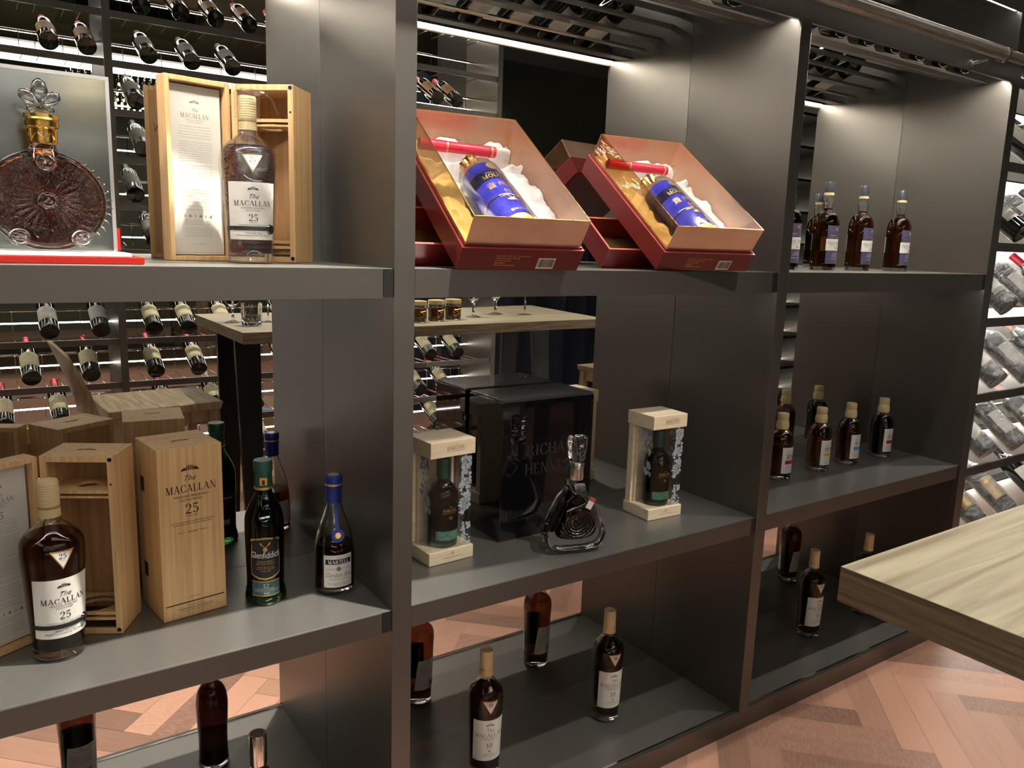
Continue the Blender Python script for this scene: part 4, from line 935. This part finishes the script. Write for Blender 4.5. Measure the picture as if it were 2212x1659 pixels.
def blue_bottle(mw, x, y, z, a, label):
    t = thing('blue_liquor_bottle', label, 'bottle', group='blue bottles in the gift boxes')
    t.matrix_world = mw @ Matrix.Translation((x, y, z)) @ Matrix.Rotation(a, 4, 'Z') @ Matrix.Rotation(R(-90), 4, 'X') @ Matrix.Diagonal((1.22, 1.22, 1.25, 1))
    # bottle axis along local z, label faces local -y which looks out of the window
    MB().rev([(.0002, 0), (.0310, 0), (.0325, .003), (.0325, .012), (.0002, .012)], 44).build('gold_foot', 'goldpr', t, 40)
    MB().rev([(.0002, .0121), (.0335, .0121), (.0335, .150), (.0320, .156), (.0002, .156)], 44).build('ceramic_body', 'blue', t, 40)
    MB().rev([(.0002, .1561), (.0322, .1561), (.0300, .165), (.0200, .172), (.0130, .175), (.0002, .175)], 44).build('gold_shoulder', 'goldpr', t, 40)
    MB().rev([(.0002, .1751), (.0110, .1751), (.0110, .184), (.0170, .196), (.0180, .202), (.0002, .202)], 24, lambda q, z_: (1+.07*cos(12*q),)*2).build('gold_stopper', 'gold', t, 30)
    q = cy(.0335, .0006)
    nb = patch(q, -.046, .046, .106, .130, 20, 1).build('navy_band', 'navy', t, 60)
    write([('serif', 'MOUTAI', 0, .1090, .0095, .95), ('fit', 'KWEICHOW', 0, .1205, .0042, .03)], cy(.0335, .0012)).build('lettering', 'goldpr', nb)
    write([('disc', 0, .004, .1420, .0088)], cy(.0335, .0010)).build('gold_seal', 'goldpr', t)
    write([('sans', '貴', -.019, .0830, .0125), ('sans', '州', 0, .0845, .0105), ('sans', '茅', .018, .0830, .0125), ('sans', '台', 0, .0640, .0105), ('fit', 'KWEICHOW MOUTAI', 0, .0560, .0032, .036), ('poly', [(-.2, 0), (.2, 0), (.9, .1), (.25, .4), (.5, .9), (.05, .6), (-.5, 1.1), (-.2, .45), (-.9, .3)], 0, .044, .012), ('fit', '贵州茅台酒', 0, .0180, .0045, .034)], cy(.0335, .0011)).build('print', 'goldpr', t)
    b = MB()
    for s_ in (1,):
        b.tube([(.0350*sin(q_/20*2*pi), -.0350*cos(q_/20*2*pi), .052+.010*cos(q_/20*2*pi+.9)) for q_ in range(21)], .0009, 6)
    b.build('gold_cord', 'gold', t, 60)
    MB().rev([(.0372, -.002), (.0376, .150), (.0330, .170), (.0180, .182), (.0178, .1825), (.0330, .1705), (.0378, .1502), (.0374, -.002)], 44, close=True).build('clear_sleeve', 'acry', t, 60)
    return t
def cert_tube(mw, x0, x1, y, z, label, dy=-.012):
    t = thing('certificate_tube', label, 'tube', group='crimson tubes in the gift boxes'); t.matrix_world = mw @ Matrix.Translation((x0, y, z))
    L = x1-x0; MB().tube([(0, 0, 0), (L*.34, dy*.34, 0)], .0125, 28).build('tube_cap', 'crim', t, 40)
    MB().tube([(L*.345, dy*.345, 0), (L, dy, 0)], .0118, 28).build('tube_body', 'crim', t, 40)
    b = MB()
    for k in (.338, .93): b.tube([(L*k, dy*k, 0), (L*(k+.02), dy*(k+.02), 0)], .0129, 24)
    b.build('gold_ring', 'goldpr', t, 40)
    write([('sans', '茅台', L*.28, -.003, .007), ('sans', '貴州', L*.5, -.005, .006)], lambda x, z_: (x, dy*x/L+z_*.9, .0131)).build('lettering', 'goldpr', t)
    return t
TH = R(35)
for k, (loc, rz, L_, n1) in enumerate((((.087, -.062, 1.0985), R(-6), .400, 'left'), ((.623, -.048, 1.1005), R(-7), .400, 'right'))):
    w_ = 'beside the left upright' if k == 0 else 'the right one of two'
    gift(loc, rz, L_, 'red gold liquor gift box with window, '+w_, 3+k*5)
    mw, _ = inbox(loc, rz, TH, 0, 0, 0)
    blue_bottle(mw, .124 if k == 0 else .118, .026, -.052, R(4), 'deep blue liquor bottle lying in the '+n1+' gift box')
    cert_tube(mw, .014, .190, .345, -.050, 'crimson certificate tube across the top of the '+n1+' gift box')
    # the open red lid the box leans on
    t = thing('gift_box_lid', 'dark red lid with gold lining under the '+n1+' gift box', 'lid', group='red lids under the gift boxes')
    mm = Matrix.Translation(Vector(loc)+Vector((-.060, .182, 1.0022-loc[2]))) @ Matrix.Rotation(rz, 4, 'Z') @ Matrix.Rotation(TH, 4, 'X')
    t.matrix_world = mm
    W2, L2, e = (.300 if k == 0 else .270), .130, .003
    b = MB().box(0, W2, 0, e, 0, .052).box(0, W2, L2-e, L2, 0, .052).box(0, e, e, L2-e, 0, .052).box(W2-e, W2, e, L2-e, 0, .052).box(0, W2, 0, L2, -.002, 0)
    b.build('lid_shell', 'red', t)
    MB().box(-.001, W2+.001, -.001, e+.001, .0521, .0535).box(-.001, W2+.001, L2-e-.001, L2+.001, .0521, .0535).box(-.001, e+.001, e+.001, L2-e-.001, .0521, .0535).box(W2-e-.001, W2+.001, e+.001, L2-e-.001, .0521, .0535).build('lid_rim', 'pink', t)
    MB().box(e+.0005, W2-e-.0005, e+.0005, L2-e-.0005, .0005, .0012).box(e+.0003, e+.001, e+.001, L2-e-.001, .0013, .05).build('gold_lining', 'goldin', t)

# ------------------------------------------------------------------ bar table with live edge
TZ = .705
t = thing('bar_table', 'weathered thick oak bar table on black steel legs', 'table', (0, 0, ZF))
import mathutils.noise as mn
def edge_front(x): return -.830-.030*max(0, (x-.5))-.018*mn.noise(Vector((x*2.2, 3, 0)))*min(1, max(0, (x-.45)*2))
def edge_back(x): return -1.56+.03*mn.noise(Vector((x*2.5, 9, 0)))-.10*max(0, x-1.2)
NX, NY = 60, 6; TL, TR = .1125, 1.86
v = []; f = []
for k, z in ((0, TZ-.042), (1, TZ)):
    for i in range(NX+1):
        u = i/NX
        for j in range(NY+1):
            w = j/NY; x = TL+(TR-TL)*u+ w*.10*u
            a, b_ = edge_front(x), edge_back(x); v.append((x, a+(b_-a)*w, z-ZF))
n1 = (NX+1)*(NY+1); I = lambda i, j, k: k*n1+i*(NY+1)+j
for k in (0, 1):
    for i in range(NX):
        for j in range(NY): f.append((I(i, j, k), I(i+1, j, k), I(i+1, j+1, k), I(i, j+1, k)))
side = []
for i in range(NX): side += [(I(i, 0, 0), I(i+1, 0, 0), I(i+1, 0, 1), I(i, 0, 1)), (I(i, NY, 0), I(i+1, NY, 0), I(i+1, NY, 1), I(i, NY, 1))]
for j in range(NY): side += [(I(0, j, 0), I(0, j+1, 0), I(0, j+1, 1), I(0, j, 1)), (I(NX, j, 0), I(NX, j+1, 0), I(NX, j+1, 1), I(NX, j, 1))]
o = MB().add(v, f+side).build('table_top', 'table', t)
o.data.materials.append(M['tableedge'])
for p in o.data.polygons:
    if abs(p.normal.z) < .5: p.material_index = 1
bv = o.modifiers.new('bevel', 'BEVEL'); bv.width = .0012; bv.segments = 2; bv.limit_method = 'ANGLE'; bv.angle_limit = R(50)
for x, n_ in ((.20, 0), (1.62, 1)):
    for s in (1, -1):
        x1 = x+(.0 if n_ == 0 else 0)
        pts = [(x1, -1.22+s*.13, TZ-.051), (x1+(.02 if n_ else 0), -1.22+s*.19, ZF+.0065)]
        mb = MB()
        (xa, ya, za), (xb, yb, zb) = pts; w1, w2 = .05, .032; h = .012
        mb.add([(xa-w1, ya-h, za), (xa+w1, ya-h, za), (xa+w1, ya+h, za), (xa-w1, ya+h, za), (xb-w2, yb-h, zb), (xb+w2, yb-h, zb), (xb+w2, yb+h, zb), (xb-w2, yb+h, zb)],
               [(0, 1, 2, 3), (7, 6, 5, 4), (0, 4, 5, 1), (1, 5, 6, 2), (2, 6, 7, 3), (3, 7, 4, 0)])
        mb.v = [(a, b_, c-ZF) for a, b_, c in mb.v]; mb.build('leg', 'legm', t, bevel=.002)
    MB().box(x-.05, x+.05, -1.42, -.96, TZ-.0500-ZF, TZ-.0425-ZF).build('top_plate', 'legm', t)
    MB().box(x-.035, x+.055, -1.46, -.98, .0005, .006).build('foot_bar', 'legm', t)

def chair(loc, rz, label):      # seat faces +x (towards the table)
    t = thing('bar_chair', label, 'chair', loc, rz, 'oak bar chairs around the table')
    H = .700
    MB().grid(lambda u, v: (-.20+.40*u, -.18+.36*v, H-.006*sin(pi*u)*sin(pi*v)), 10, 10)
    s = MB(); s.prism([(-.205, H-.030), (.205, H-.030), (.215, H), (-.205, H)], -.185, .185); s.build('seat', 'chairw', t, bevel=.004)
    for x, y in ((-.17, -.155), (-.17, .155), (.18, -.155), (.18, .155)):
        dx, dy = (.03 if x > 0 else -.03), (.02 if y > 0 else -.02)
        mb = MB(); w_ = .019
        mb.add([(x-w_, y-w_, H-.031), (x+w_, y-w_, H-.031), (x+w_, y+w_, H-.031), (x-w_, y+w_, H-.031), (x+dx-.013, y+dy-.013, 0), (x+dx+.013, y+dy-.013, 0), (x+dx+.013, y+dy+.013, 0), (x+dx-.013, y+dy+.013, 0)],
               [(0, 3, 2, 1), (4, 5, 6, 7), (0, 1, 5, 4), (1, 2, 6, 5), (2, 3, 7, 6), (3, 0, 4, 7)])
        mb.build('leg', 'chairw', t, bevel=.003)
    MB().box(-.18, .19, -.150, .150, H-.085, H-.0315).build('seat_rail', 'chairw', t, bevel=.003)
    MB().box(.168, .192, -.150, .150, .22, .245).build('footrest', 'legm', t, bevel=.003)
    # curved plywood back sweeping up behind the seat
    def bk(u, v):
        a = (u-.5)*1.25; rr = .19; z = H-.02+.27*v*(1-.16*(2*u-1)**2)
        return (-.225-.085*v**1.3+.0-rr*(cos(a)-cos(.62)), rr*1.12*sin(a)*(1-.10*v), z)
    N, K = 16, 10; v_ = []; f_ = []
    for off in (0, .013):
        for j in range(K+1):
            for i in range(N+1): x, y, z = bk(i/N, j/K); v_.append((x-off, y, z))
    n1 = (N+1)*(K+1); I = lambda i, j, k: k*n1+j*(N+1)+i
    for k in (0, 1):
        for j in range(K):
            for i in range(N): f_.append((I(i, j, k), I(i+1, j, k), I(i+1, j+1, k), I(i, j+1, k)))
    for i in range(N): f_ += [(I(i, 0, 0), I(i+1, 0, 0), I(i+1, 0, 1), I(i, 0, 1)), (I(i, K, 0), I(i+1, K, 0), I(i+1, K, 1), I(i, K, 1))]
    for j in range(K): f_ += [(I(0, j, 0), I(0, j+1, 0), I(0, j+1, 1), I(0, j, 1)), (I(N, j, 0), I(N, j+1, 0), I(N, j+1, 1), I(N, j, 1))]
    MB().add(v_, f_).build('backrest', 'chairw', t, 50)
    return t
chair((-.105, -1.33, ZF), R(-4), 'oak bar chair with curved back at the left end of the table')
chair((2.32, -1.20, ZF), R(176), 'oak bar chair with curved back at the right end of the table')

# glassware and jars on the table
def tumbler(loc, label):
    t = thing('cut_glass_tumbler', label, 'glass', loc, group='glasses at the table end')
    MB().rev([(.0002, 0), (.034, 0), (.036, .004), (.038, .050), (.0400, .088), (.0375, .088), (.0355, .050), (.0335, .014), (.0002, .012)], 48, lambda a, z: (1+.025*cos(16*a)*(1 if .003 < z < .055 else 0),)*2).build('glass_wall', 'glass', t, 30)
def nosing(loc, label, s=1., flute=False, grp='glasses at the table end'):
    t = thing('stemmed_glass', label, 'glass', loc, group=grp)
    if flute: pr = [(.0002, 0), (.030, 0), (.030, .002), (.004, .006), (.0035, .10), (.006, .106), (.020, .14), (.026, .19), (.020, .240), (.0188, .240), (.0245, .19), (.0185, .142), (.0002, .112)]
    else: pr = [(.0002, 0), (.031, 0), (.031, .002), (.006, .010), (.005, .055), (.010, .062), (.034, .090), (.038, .112), (.026, .160), (.0248, .160), (.0365, .112), (.0325, .091), (.0002, .068)]
    MB().rev([(r*s, z*s) for r, z in pr], 40).build('glass_bowl', 'glass', t, 40)
tumbler((.211, -1.056, TZ+.0005), 'cut glass tumbler near the left end of the table')
nosing((.175, -1.186, TZ), 'short stemmed tasting glass behind the tumbler'); nosing((.31, -1.17, TZ), 'tall stemmed flute beside the tumbler', 1, True)
def jar(loc, label):
    t = thing('tea_jar', label, 'jar', loc, group='amber glass jars with cream lids')
    MB().rev([(.0002, 0), (.034, 0), (.036, .003), (.036, .070), (.033, .076), (.0305, .076), (.0335, .070), (.0335, .005), (.0002, .004)], 40).build('glass_body', 'glass', t, 40)
    MB().rev([(.0002, .0041), (.0336, .0051), (.0336, .060), (.0002, .060)], 36).build('filling', 'jar', t, 40)
    MB().rev([(.0002, .0042), (.033, .0052), (.030, .018), (.012, .026), (.0002, .027)], 28).build('sediment', 'bottle', t, 40) if False else None
    MB().rev([(.0365, .0745), (.0368, .090), (.0350, .092), (.0002, .092), (.0002, .0905), (.0345, .0905), (.0345, .0765)], 40, close=False).build('lid', 'cream', t, 30)
    lb = patch(cy(.0362, .0004), -.022, .022, .022, .056, 12, 1).build('label', 'orange', t, 60)
for x, y, l in ((.895, -.983, 'leftmost of the three amber jars on the table'), (.999, -1.014, 'middle of the three amber jars on the table'), (1.103, -1.047, 'rightmost of the three amber jars on the table')): jar((x, y, TZ), l)
for x, y, fl_, l in ((1.253, -1.117, 0, 'stemmed wine glass right of the amber jars'), (1.437, -1.211, 0, 'stemmed wine glass in the middle of the glass row'), (1.571, -1.152, 1, 'tall flute nearest the right end of the table')): nosing((x, y, TZ), l, 1.15, bool(fl_), 'stemmed glasses beside the jars')

# ------------------------------------------------------------------ wine bottles for the racks
def wine(name, label, group, foil, lab, body='bottle', wrap=False, print_='inkgrey'):
    t = thing(name, label, 'bottle', group=group)
    pr = cat([(.034, 0), (.0375, .004), (.0378, .05), (.0378, .185), (.0340, .205), (.0200, .225), (.0150, .240), (.0142, .262)], 4)
    MB().rev([(.0002, .006)]+pr+[(.0142, .2935), (.0002, .294)], 28).build('glass_body', body, t, 40)
    MB().rev([(.0150, .236), (.0152, .285), (.0160, .286), (.0160, .297), (.0002, .2975)], 24).build('foil_capsule', foil, t, 35)
    lb = patch(cy(.0380, .0004), -.048, .048, .055, .150, 12, 1).build('label', lab, t, 60)
    write([('castle', 0, 0, .125, .008), ('serif', 'CHATEAU', 0, .108, .008), ('fit', 'grand cru', 0, .095, .005, .03), ('rect', .06, 0, .086, .0008), ('fit', 'mis en bouteille', 0, .070, .004, .045)], cy(.0380, .0009)).build('lettering', print_, lb)
    if wrap:
        MB().rev([(.0395, -.001)]+[(r+.004, z) for r, z in pr]+[(.0185, .300), (.010, .312), (.004, .318)], 40, lambda a, z: (1+.03*sin(5*a+z*70)+.02*sin(9*a-z*120),)*2).build('plastic_wrap', 'wrap2', t, 80)
    return t
proto = {}
ORD = ['first', 'second', 'third', 'fourth', 'fifth', 'sixth', 'seventh', 'eighth', 'ninth', 'tenth', 'eleventh', 'twelfth']
def put(kind, M4, label, group):
    if kind not in proto:
        a = {'red': ('redf', 'clabel', 'bottle', False), 'cream': ('cream', 'clabel', 'bottle', False), 'orange': ('redf', 'orange', 'bottle', False), 'dark': ('blklabel', 'paper', 'bottle', False), 'green': ('greencap', 'paper', 'gglass2', False),
             'wrap': ('pinkf', 'paper', 'bottle', True), 'wrapdark': ('blklabel', 'goldpr', 'bottle', True), 'redbare': ('redf', 'paper', 'gglass2', False), 'rose': ('pinkf', 'paper', 'gglass2', True)}[kind]
        o = wine('wine_bottle', label, group, *a[:2], a[2], a[3]); proto[kind] = o
    else: o = copy_tree(proto[kind])
    o.matrix_world = M4; o['label'] = label; o['group'] = group
    return o
def lying(x, y, z, tilt, toy, roll=0):
    # base at (x,y,z), neck rising and running towards toy*(+y)
    if toy > 0: m_ = Matrix.Translation((x, y, z)) @ Matrix.Rotation(R(-(90-tilt)), 4, 'X')
    else: m_ = Matrix.Translation((x, y, z)) @ Matrix.Rotation(R(180), 4, 'Z') @ Matrix.Rotation(R(-(90-tilt)), 4, 'X')
    return m_

# rack across the aisle (mirrored in the shelf backs)
rk = thing('wine_rack', 'open dark steel wine rack across the aisle with lit bottle rows', 'rack', (0, YR, ZF))
def rp(name, mb, mat, **k):
    mb.v = [(a, b_-YR, c-ZF) for a, b_, c in mb.v]; return mb.build(name, mat, rk, **k)
for x in (-2.12, -.125, 1.87): rp('upright', MB().box(x-.016, x+.016, YR-.34, YR+.01, ZF+.001, 2.5), 'metal')
for x in (-2.12, -.125, 1.87): rp('rear_post', MB().box(x-.01, x+.01, YR-.42, YR-.40, ZF+.001, 2.5), 'metal') if x < 1 else None
ZK = [.575+.2*k for k in range(-3, 9)]
for z in ZK:
    for a, b_ in ((-2.103, -.142), (-.108, 1.853)):
        rp('front_bar', MB().box(a, b_, YR-.012, YR+.004, z-.034, z-.006), 'metal')
        rp('rear_rod', MB().tube([(a, YR-.25, z+.105), (b_, YR-.25, z+.105)], .006, 8), 'chrome', smooth=40)
        rp('led_strip', MB().box(a, b_, YR-.285, YR-.275, z+.042, z+.048), 'led2')
        q = MB(); x = a+.05
        while x < b_-.05:
            for dx in (-.03, .03): q.box(x+dx-.0015, x+dx+.0015, YR-.243, YR-.240, z+.01, z+.10).box(x+dx-.0015, x+dx+.0015, YR-.240, YR-.012, z-.014, z-.008)
            x += .165
        rp('bottle_holder', q, 'chrome')
GR = 'wine bottles in the rack across the aisle'
rows = {0: ('green', [(-1.0, 'green'), (-.41, 'dark'), (-.21, 'dark'), (.01, 'cream'), (.16, 'red'), (.33, 'red'), (.62, 'cream'), (.9, 'red')]),
        -1: ('', [(-.49, 'red'), (-.26, 'red'), (.01, 'red'), (.20, 'red'), (.37, 'red'), (.62, 'cream'), (1.46, 'cream'), (1.64, 'cream')]),
        -2: ('', [(-.60, 'red'), (-.39, 'red'), (.05, 'red'), (.28, 'cream'), (.47, 'red'), (1.40, 'cream'), (1.57, 'red')]),
        -3: ('', [(.30, 'red'), (.50, 'cream'), (1.30, 'red'), (1.52, 'red')]),
        7: ('', [(-.42, 'orange'), (-.26, 'orange'), (.02, 'orange'), (.18, 'orange'), (.33, 'orange'), (.48, 'orange'), (.64, 'orange')]),
        6: ('', [(-.34, 'orange'), (-.20, 'orange'), (.04, 'dark'), (.22, 'dark'), (.40, 'dark'), (1.48, 'orange'), (1.60, 'orange')]),
        5: ('', [(-.02, 'green')]), 4: ('', [(.0, 'dark'), (-.5, 'dark')]), 3: ('', [(-.04, 'dark'), (-.21, 'dark')]), 2: ('', [(-.35, 'dark'), (.03, 'dark')])}
KN = {'red': 'red capped wine bottle', 'cream': 'gold capped wine bottle', 'orange': 'orange label wine bottle', 'dark': 'white label wine bottle', 'green': 'green wine bottle',
      'wrap': 'clear wrapped wine bottle', 'wrapdark': 'gold label wrapped bottle', 'redbare': 'red capped green bottle', 'rose': 'rose foil wrapped bottle'}
RN = {-3: 'lowest', -2: 'second lowest', -1: 'third lowest', 0: 'table height', 2: 'chest height', 3: 'shoulder height', 4: 'head height', 5: 'above head height', 6: 'second highest', 7: 'highest'}
for k, (_, lst) in rows.items():
    for i, (x, kd) in enumerate(sorted(lst)):
        put(kd, lying(x, YR-.004+.0, .575+.2*k+.033, 28, -1), '%s, %s in the %s row across the aisle' % (KN[kd], ORD[i], RN[k]), GR)

# rack to the right of the display shelves
rk2 = thing('wall_wine_rack', 'backlit steel wine rack built right of the display shelves', 'rack', (X3, 0, ZF))
def rq(name, mb, mat, **k):
    mb.v = [(a-X3, b_, c-ZF) for a, b_, c in mb.v]; return mb.build(name, mat, rk2, **k)
XE = 3.7
rq('back_panel', MB().box(X3+.001, XE, D, D+.01, ZF+.001, 2.45), 'lit')
rq('upright', MB().box(XE+.001, XE+.04, 0, D, ZF+.001, 2.45), 'metal')
ZQ = [.318-.266*2, .318-.266, .318, .584, .85, 1.106, 1.369, 1.632, 1.895, 2.158]
for z in ZQ:
    rq('front_bar', MB().box(X3+.001, XE, 0, .010, z-.030, z), 'metal')
    rq('rear_rod', MB().tube([(X3+.001, .21, z+.135), (XE, .21, z+.135)], .007, 8), 'chrome', smooth=40)
    rq('shelf_plate', MB().box(X3+.001, XE, .300, .357, z-.006, z), 'dark')
    rq('led_strip', MB().box(X3+.001, XE, .335, .345, z-.012, z-.0065), 'led4')
GQ = 'wine bottles in the rack right of the shelves'
rowq = {-1: [(2.36, 'wrapdark'), (2.60, 'wrapdark'), (2.9, 'dark')], 0: [(2.36, 'wrap'), (2.60, 'wrap'), (2.86, 'rose')], 1: [(2.36, 'wrap'), (2.60, 'wrap'), (2.86, 'rose')],
        2: [(2.36, 'wrap'), (2.60, 'wrap'), (2.86, 'redbare')], 3: [(2.38, 'dark'), (2.60, 'wrap'), (2.86, 'dark')], 4: [(2.42, 'dark'), (2.66, 'dark')], 5: [(2.36, 'dark'), (2.62, 'wrap')], 6: [(2.4, 'dark'), (2.64, 'dark')]}
RQ = {-1: 'lowest', 0: 'second lowest', 1: 'third lowest', 2: 'fourth lowest', 3: 'fifth lowest', 4: 'sixth lowest', 5: 'seventh lowest', 6: 'eighth lowest'}
for k, lst in rowq.items():
    zz = ZQ[k+2]
    for i, (x, kd) in enumerate(lst):
        put(kd, lying(x, .012, zz+.034, 38, 1), '%s, %s in the %s row right of the shelves' % (KN[kd], ORD[i], RQ[k]), GQ)

# bottles lying in the rows above the display shelves
GT = 'wine bottles in the rows above the shelves'; BN = ['left', 'middle', 'right']
for bi, (a, b_) in enumerate(BAYS):
    for k in range(2):
        xs = [a+.09+.132*i+(.05 if k else 0) for i in range(8)]
        for i, x in enumerate(xs):
            if b_-x < .06 or (bi == 0 and k == 1): continue
            m_ = Matrix.Translation((x, .062, 1.627+.25*k+.032)) @ Matrix.Rotation(R(-(90-19)), 4, 'X') @ Matrix.Rotation(R(165), 4, 'Z')
            put('dark', m_, 'dark wine bottle, %s in the %s row above the %s bay' % (ORD[i], ['lower', 'upper'][k], BN[bi]), GT)

# ------------------------------------------------------------------ things seen past the rack, mirrored
t = thing('pool_table', 'green cloth pool table far behind the rack', 'table', (.2, -7.6, ZF))
MB().box(-1.35, 1.35, -.75, .75, .94, 1.0).build('slate_bed', 'grn', t)
MB().box(-1.5, 1.5, -.90, -.7505, .95, 1.05).box(-1.5, 1.5, .7505, .90, .95, 1.05).box(-1.5, -1.3505, -.75, .75, .95, 1.05).box(1.3505, 1.5, -.75, .75, .95, 1.05).build('cushion_rail', 'chairw', t, bevel=.01)
for x in (-1.2, 1.2):
    for y in (-.6, .6): MB().box(x-.09, x+.09, y-.09, y+.09, 0, .939).build('leg', 'chairw', t, bevel=.01)
bc = [(.8, .45, .02), (.75, .02, .02), (.05, .08, .5), (.9, .7, .1), (.8, .25, .02), (.35, .02, .05)]
i = 0
for r_ in range(4):
    for c_ in range(r_+1):
        t = MB().rev([(.0285*sin(a*pi/10)+.0001, -.0285*cos(a*pi/10)) for a in range(11)], 20).build('billiard_ball', plain('ball_%d' % i, bc[i % 6], .08, coat=1.), None, 60, loc=(-.25+c_*.058-r_*.029, -7.3-r_*.0505, ZF+1.0+.029))
        tag(t, ['orange', 'red', 'blue', 'yellow', 'amber', 'maroon'][i % 6]+' billiard ball, '+ORD[i]+' in the triangle on the pool table', 'ball', 'racked billiard balls'); i += 1
t = thing('crystal_chandelier', 'rectangular tiered crystal chandelier with warm bulbs beyond the rack', 'chandelier', (.50, -5.0, 1.98))
MB().box(-.50, .50, -.30, .30, .62, .64).box(-.006, .006, -.006, .006, .64, .735).build('canopy', 'dark', t)
for iy in range(6):
    bulbs = MB(); cr_ = MB()
    for ix in range(22):
        x = -.47+.0448*ix; y = -.26+.10*iy; zb_ = .02+.055*(iy % 3)
        bulbs.rev([(.0002, 0), (.008, .006), (.008, .018), (.0002, .024)], 6); bulbs.xf(Matrix.Translation((x, y, zb_)), len(bulbs.v)-24)
        cr_.box(x-.003, x+.003, y-.003, y+.003, zb_+.03, zb_+.12)
    bulbs.build('bulb_row', emis('warm_bulb', (1, .72, .32), 30), t); cr_.build('crystal_rods', 'crystal', t)
t = thing('glass_cabinet', 'dark glazed cabinet beyond the right end of the wine rack', 'cabinet', (2.75, -2.2, ZF))
MB().box(-.80, .80, -.02, 0, 1.70, 2.45).build('glass_door', 'olive', t); MB().box(-.84, -.8001, -.03, .01, 1.62, 2.6).box(.8001, .84, -.03, .01, 1.62, 2.6).box(-.8, .8, -.03, .01, 1.62, 1.6999).build('door_frame', 'metal', t)
MB().box(-.84, .84, -.5, -.031, 1.62, 2.98).build('cabinet_body', 'dark', t)
for x in (-.82, .82): MB().box(x-.02, x+.02, -.5, -.46, 0, 1.6199).build('post', 'dark', t)
t = thing('curtain', 'dark navy floor length curtain behind the table', 'curtain', (3.2, -3.6, ZF))
MB().grid(lambda u, v: (-1.6+3.2*u, .05*sin(u*70)+.02*sin(u*31), .002+2.6*v), 220, 2).build('curtain_cloth', 'curt', t, 60)
MB().tube([(-1.65, 0, 2.63), (1.65, 0, 2.63)], .015, 10).build('curtain_pole', 'dark', t, 40)
t = thing('cardboard_box', 'opened brown cardboard carton on the floor behind the rack', 'box', (.75, -2.75, ZF), R(12))
MB().box(-.2, .2, -.15, .15, 0, .3).build('carton_body', 'card', t); 
MB().grid(lambda u, v: (-.2+.4*u, .15+.12*v, .30+.05*v), 2, 1).build('flap', 'card', t); MB().grid(lambda u, v: (-.2+.4*u, -.15-.12*v, .30+.03*v), 2, 1).build('flap', 'card', t)
MB().box(-.2002, .2002, -.03, .03, .3001, .3008).build('tape', 'sky', t)
t = thing('corner_display_rack', 'backlit steel display rack in the far right corner of the room', 'rack', (4.72, -2.0, ZF))
MB().box(-.42, .42, -.34, -.33, .001, 2.9).build('back_panel', 'lit', t)
for x in (-.44, .42): MB().box(x, x+.02, -.34, 0, .001, 2.9).build('upright', 'metal', t)
for k in range(11):
    z = .16+.25*k
    MB().box(-.42, .42, -.329, 0, z, z+.02).build('shelf_board', 'dark', t)
    MB().box(-.42, .42, -.30, -.29, z+.0201, z+.026).build('led_strip', 'led2', t)
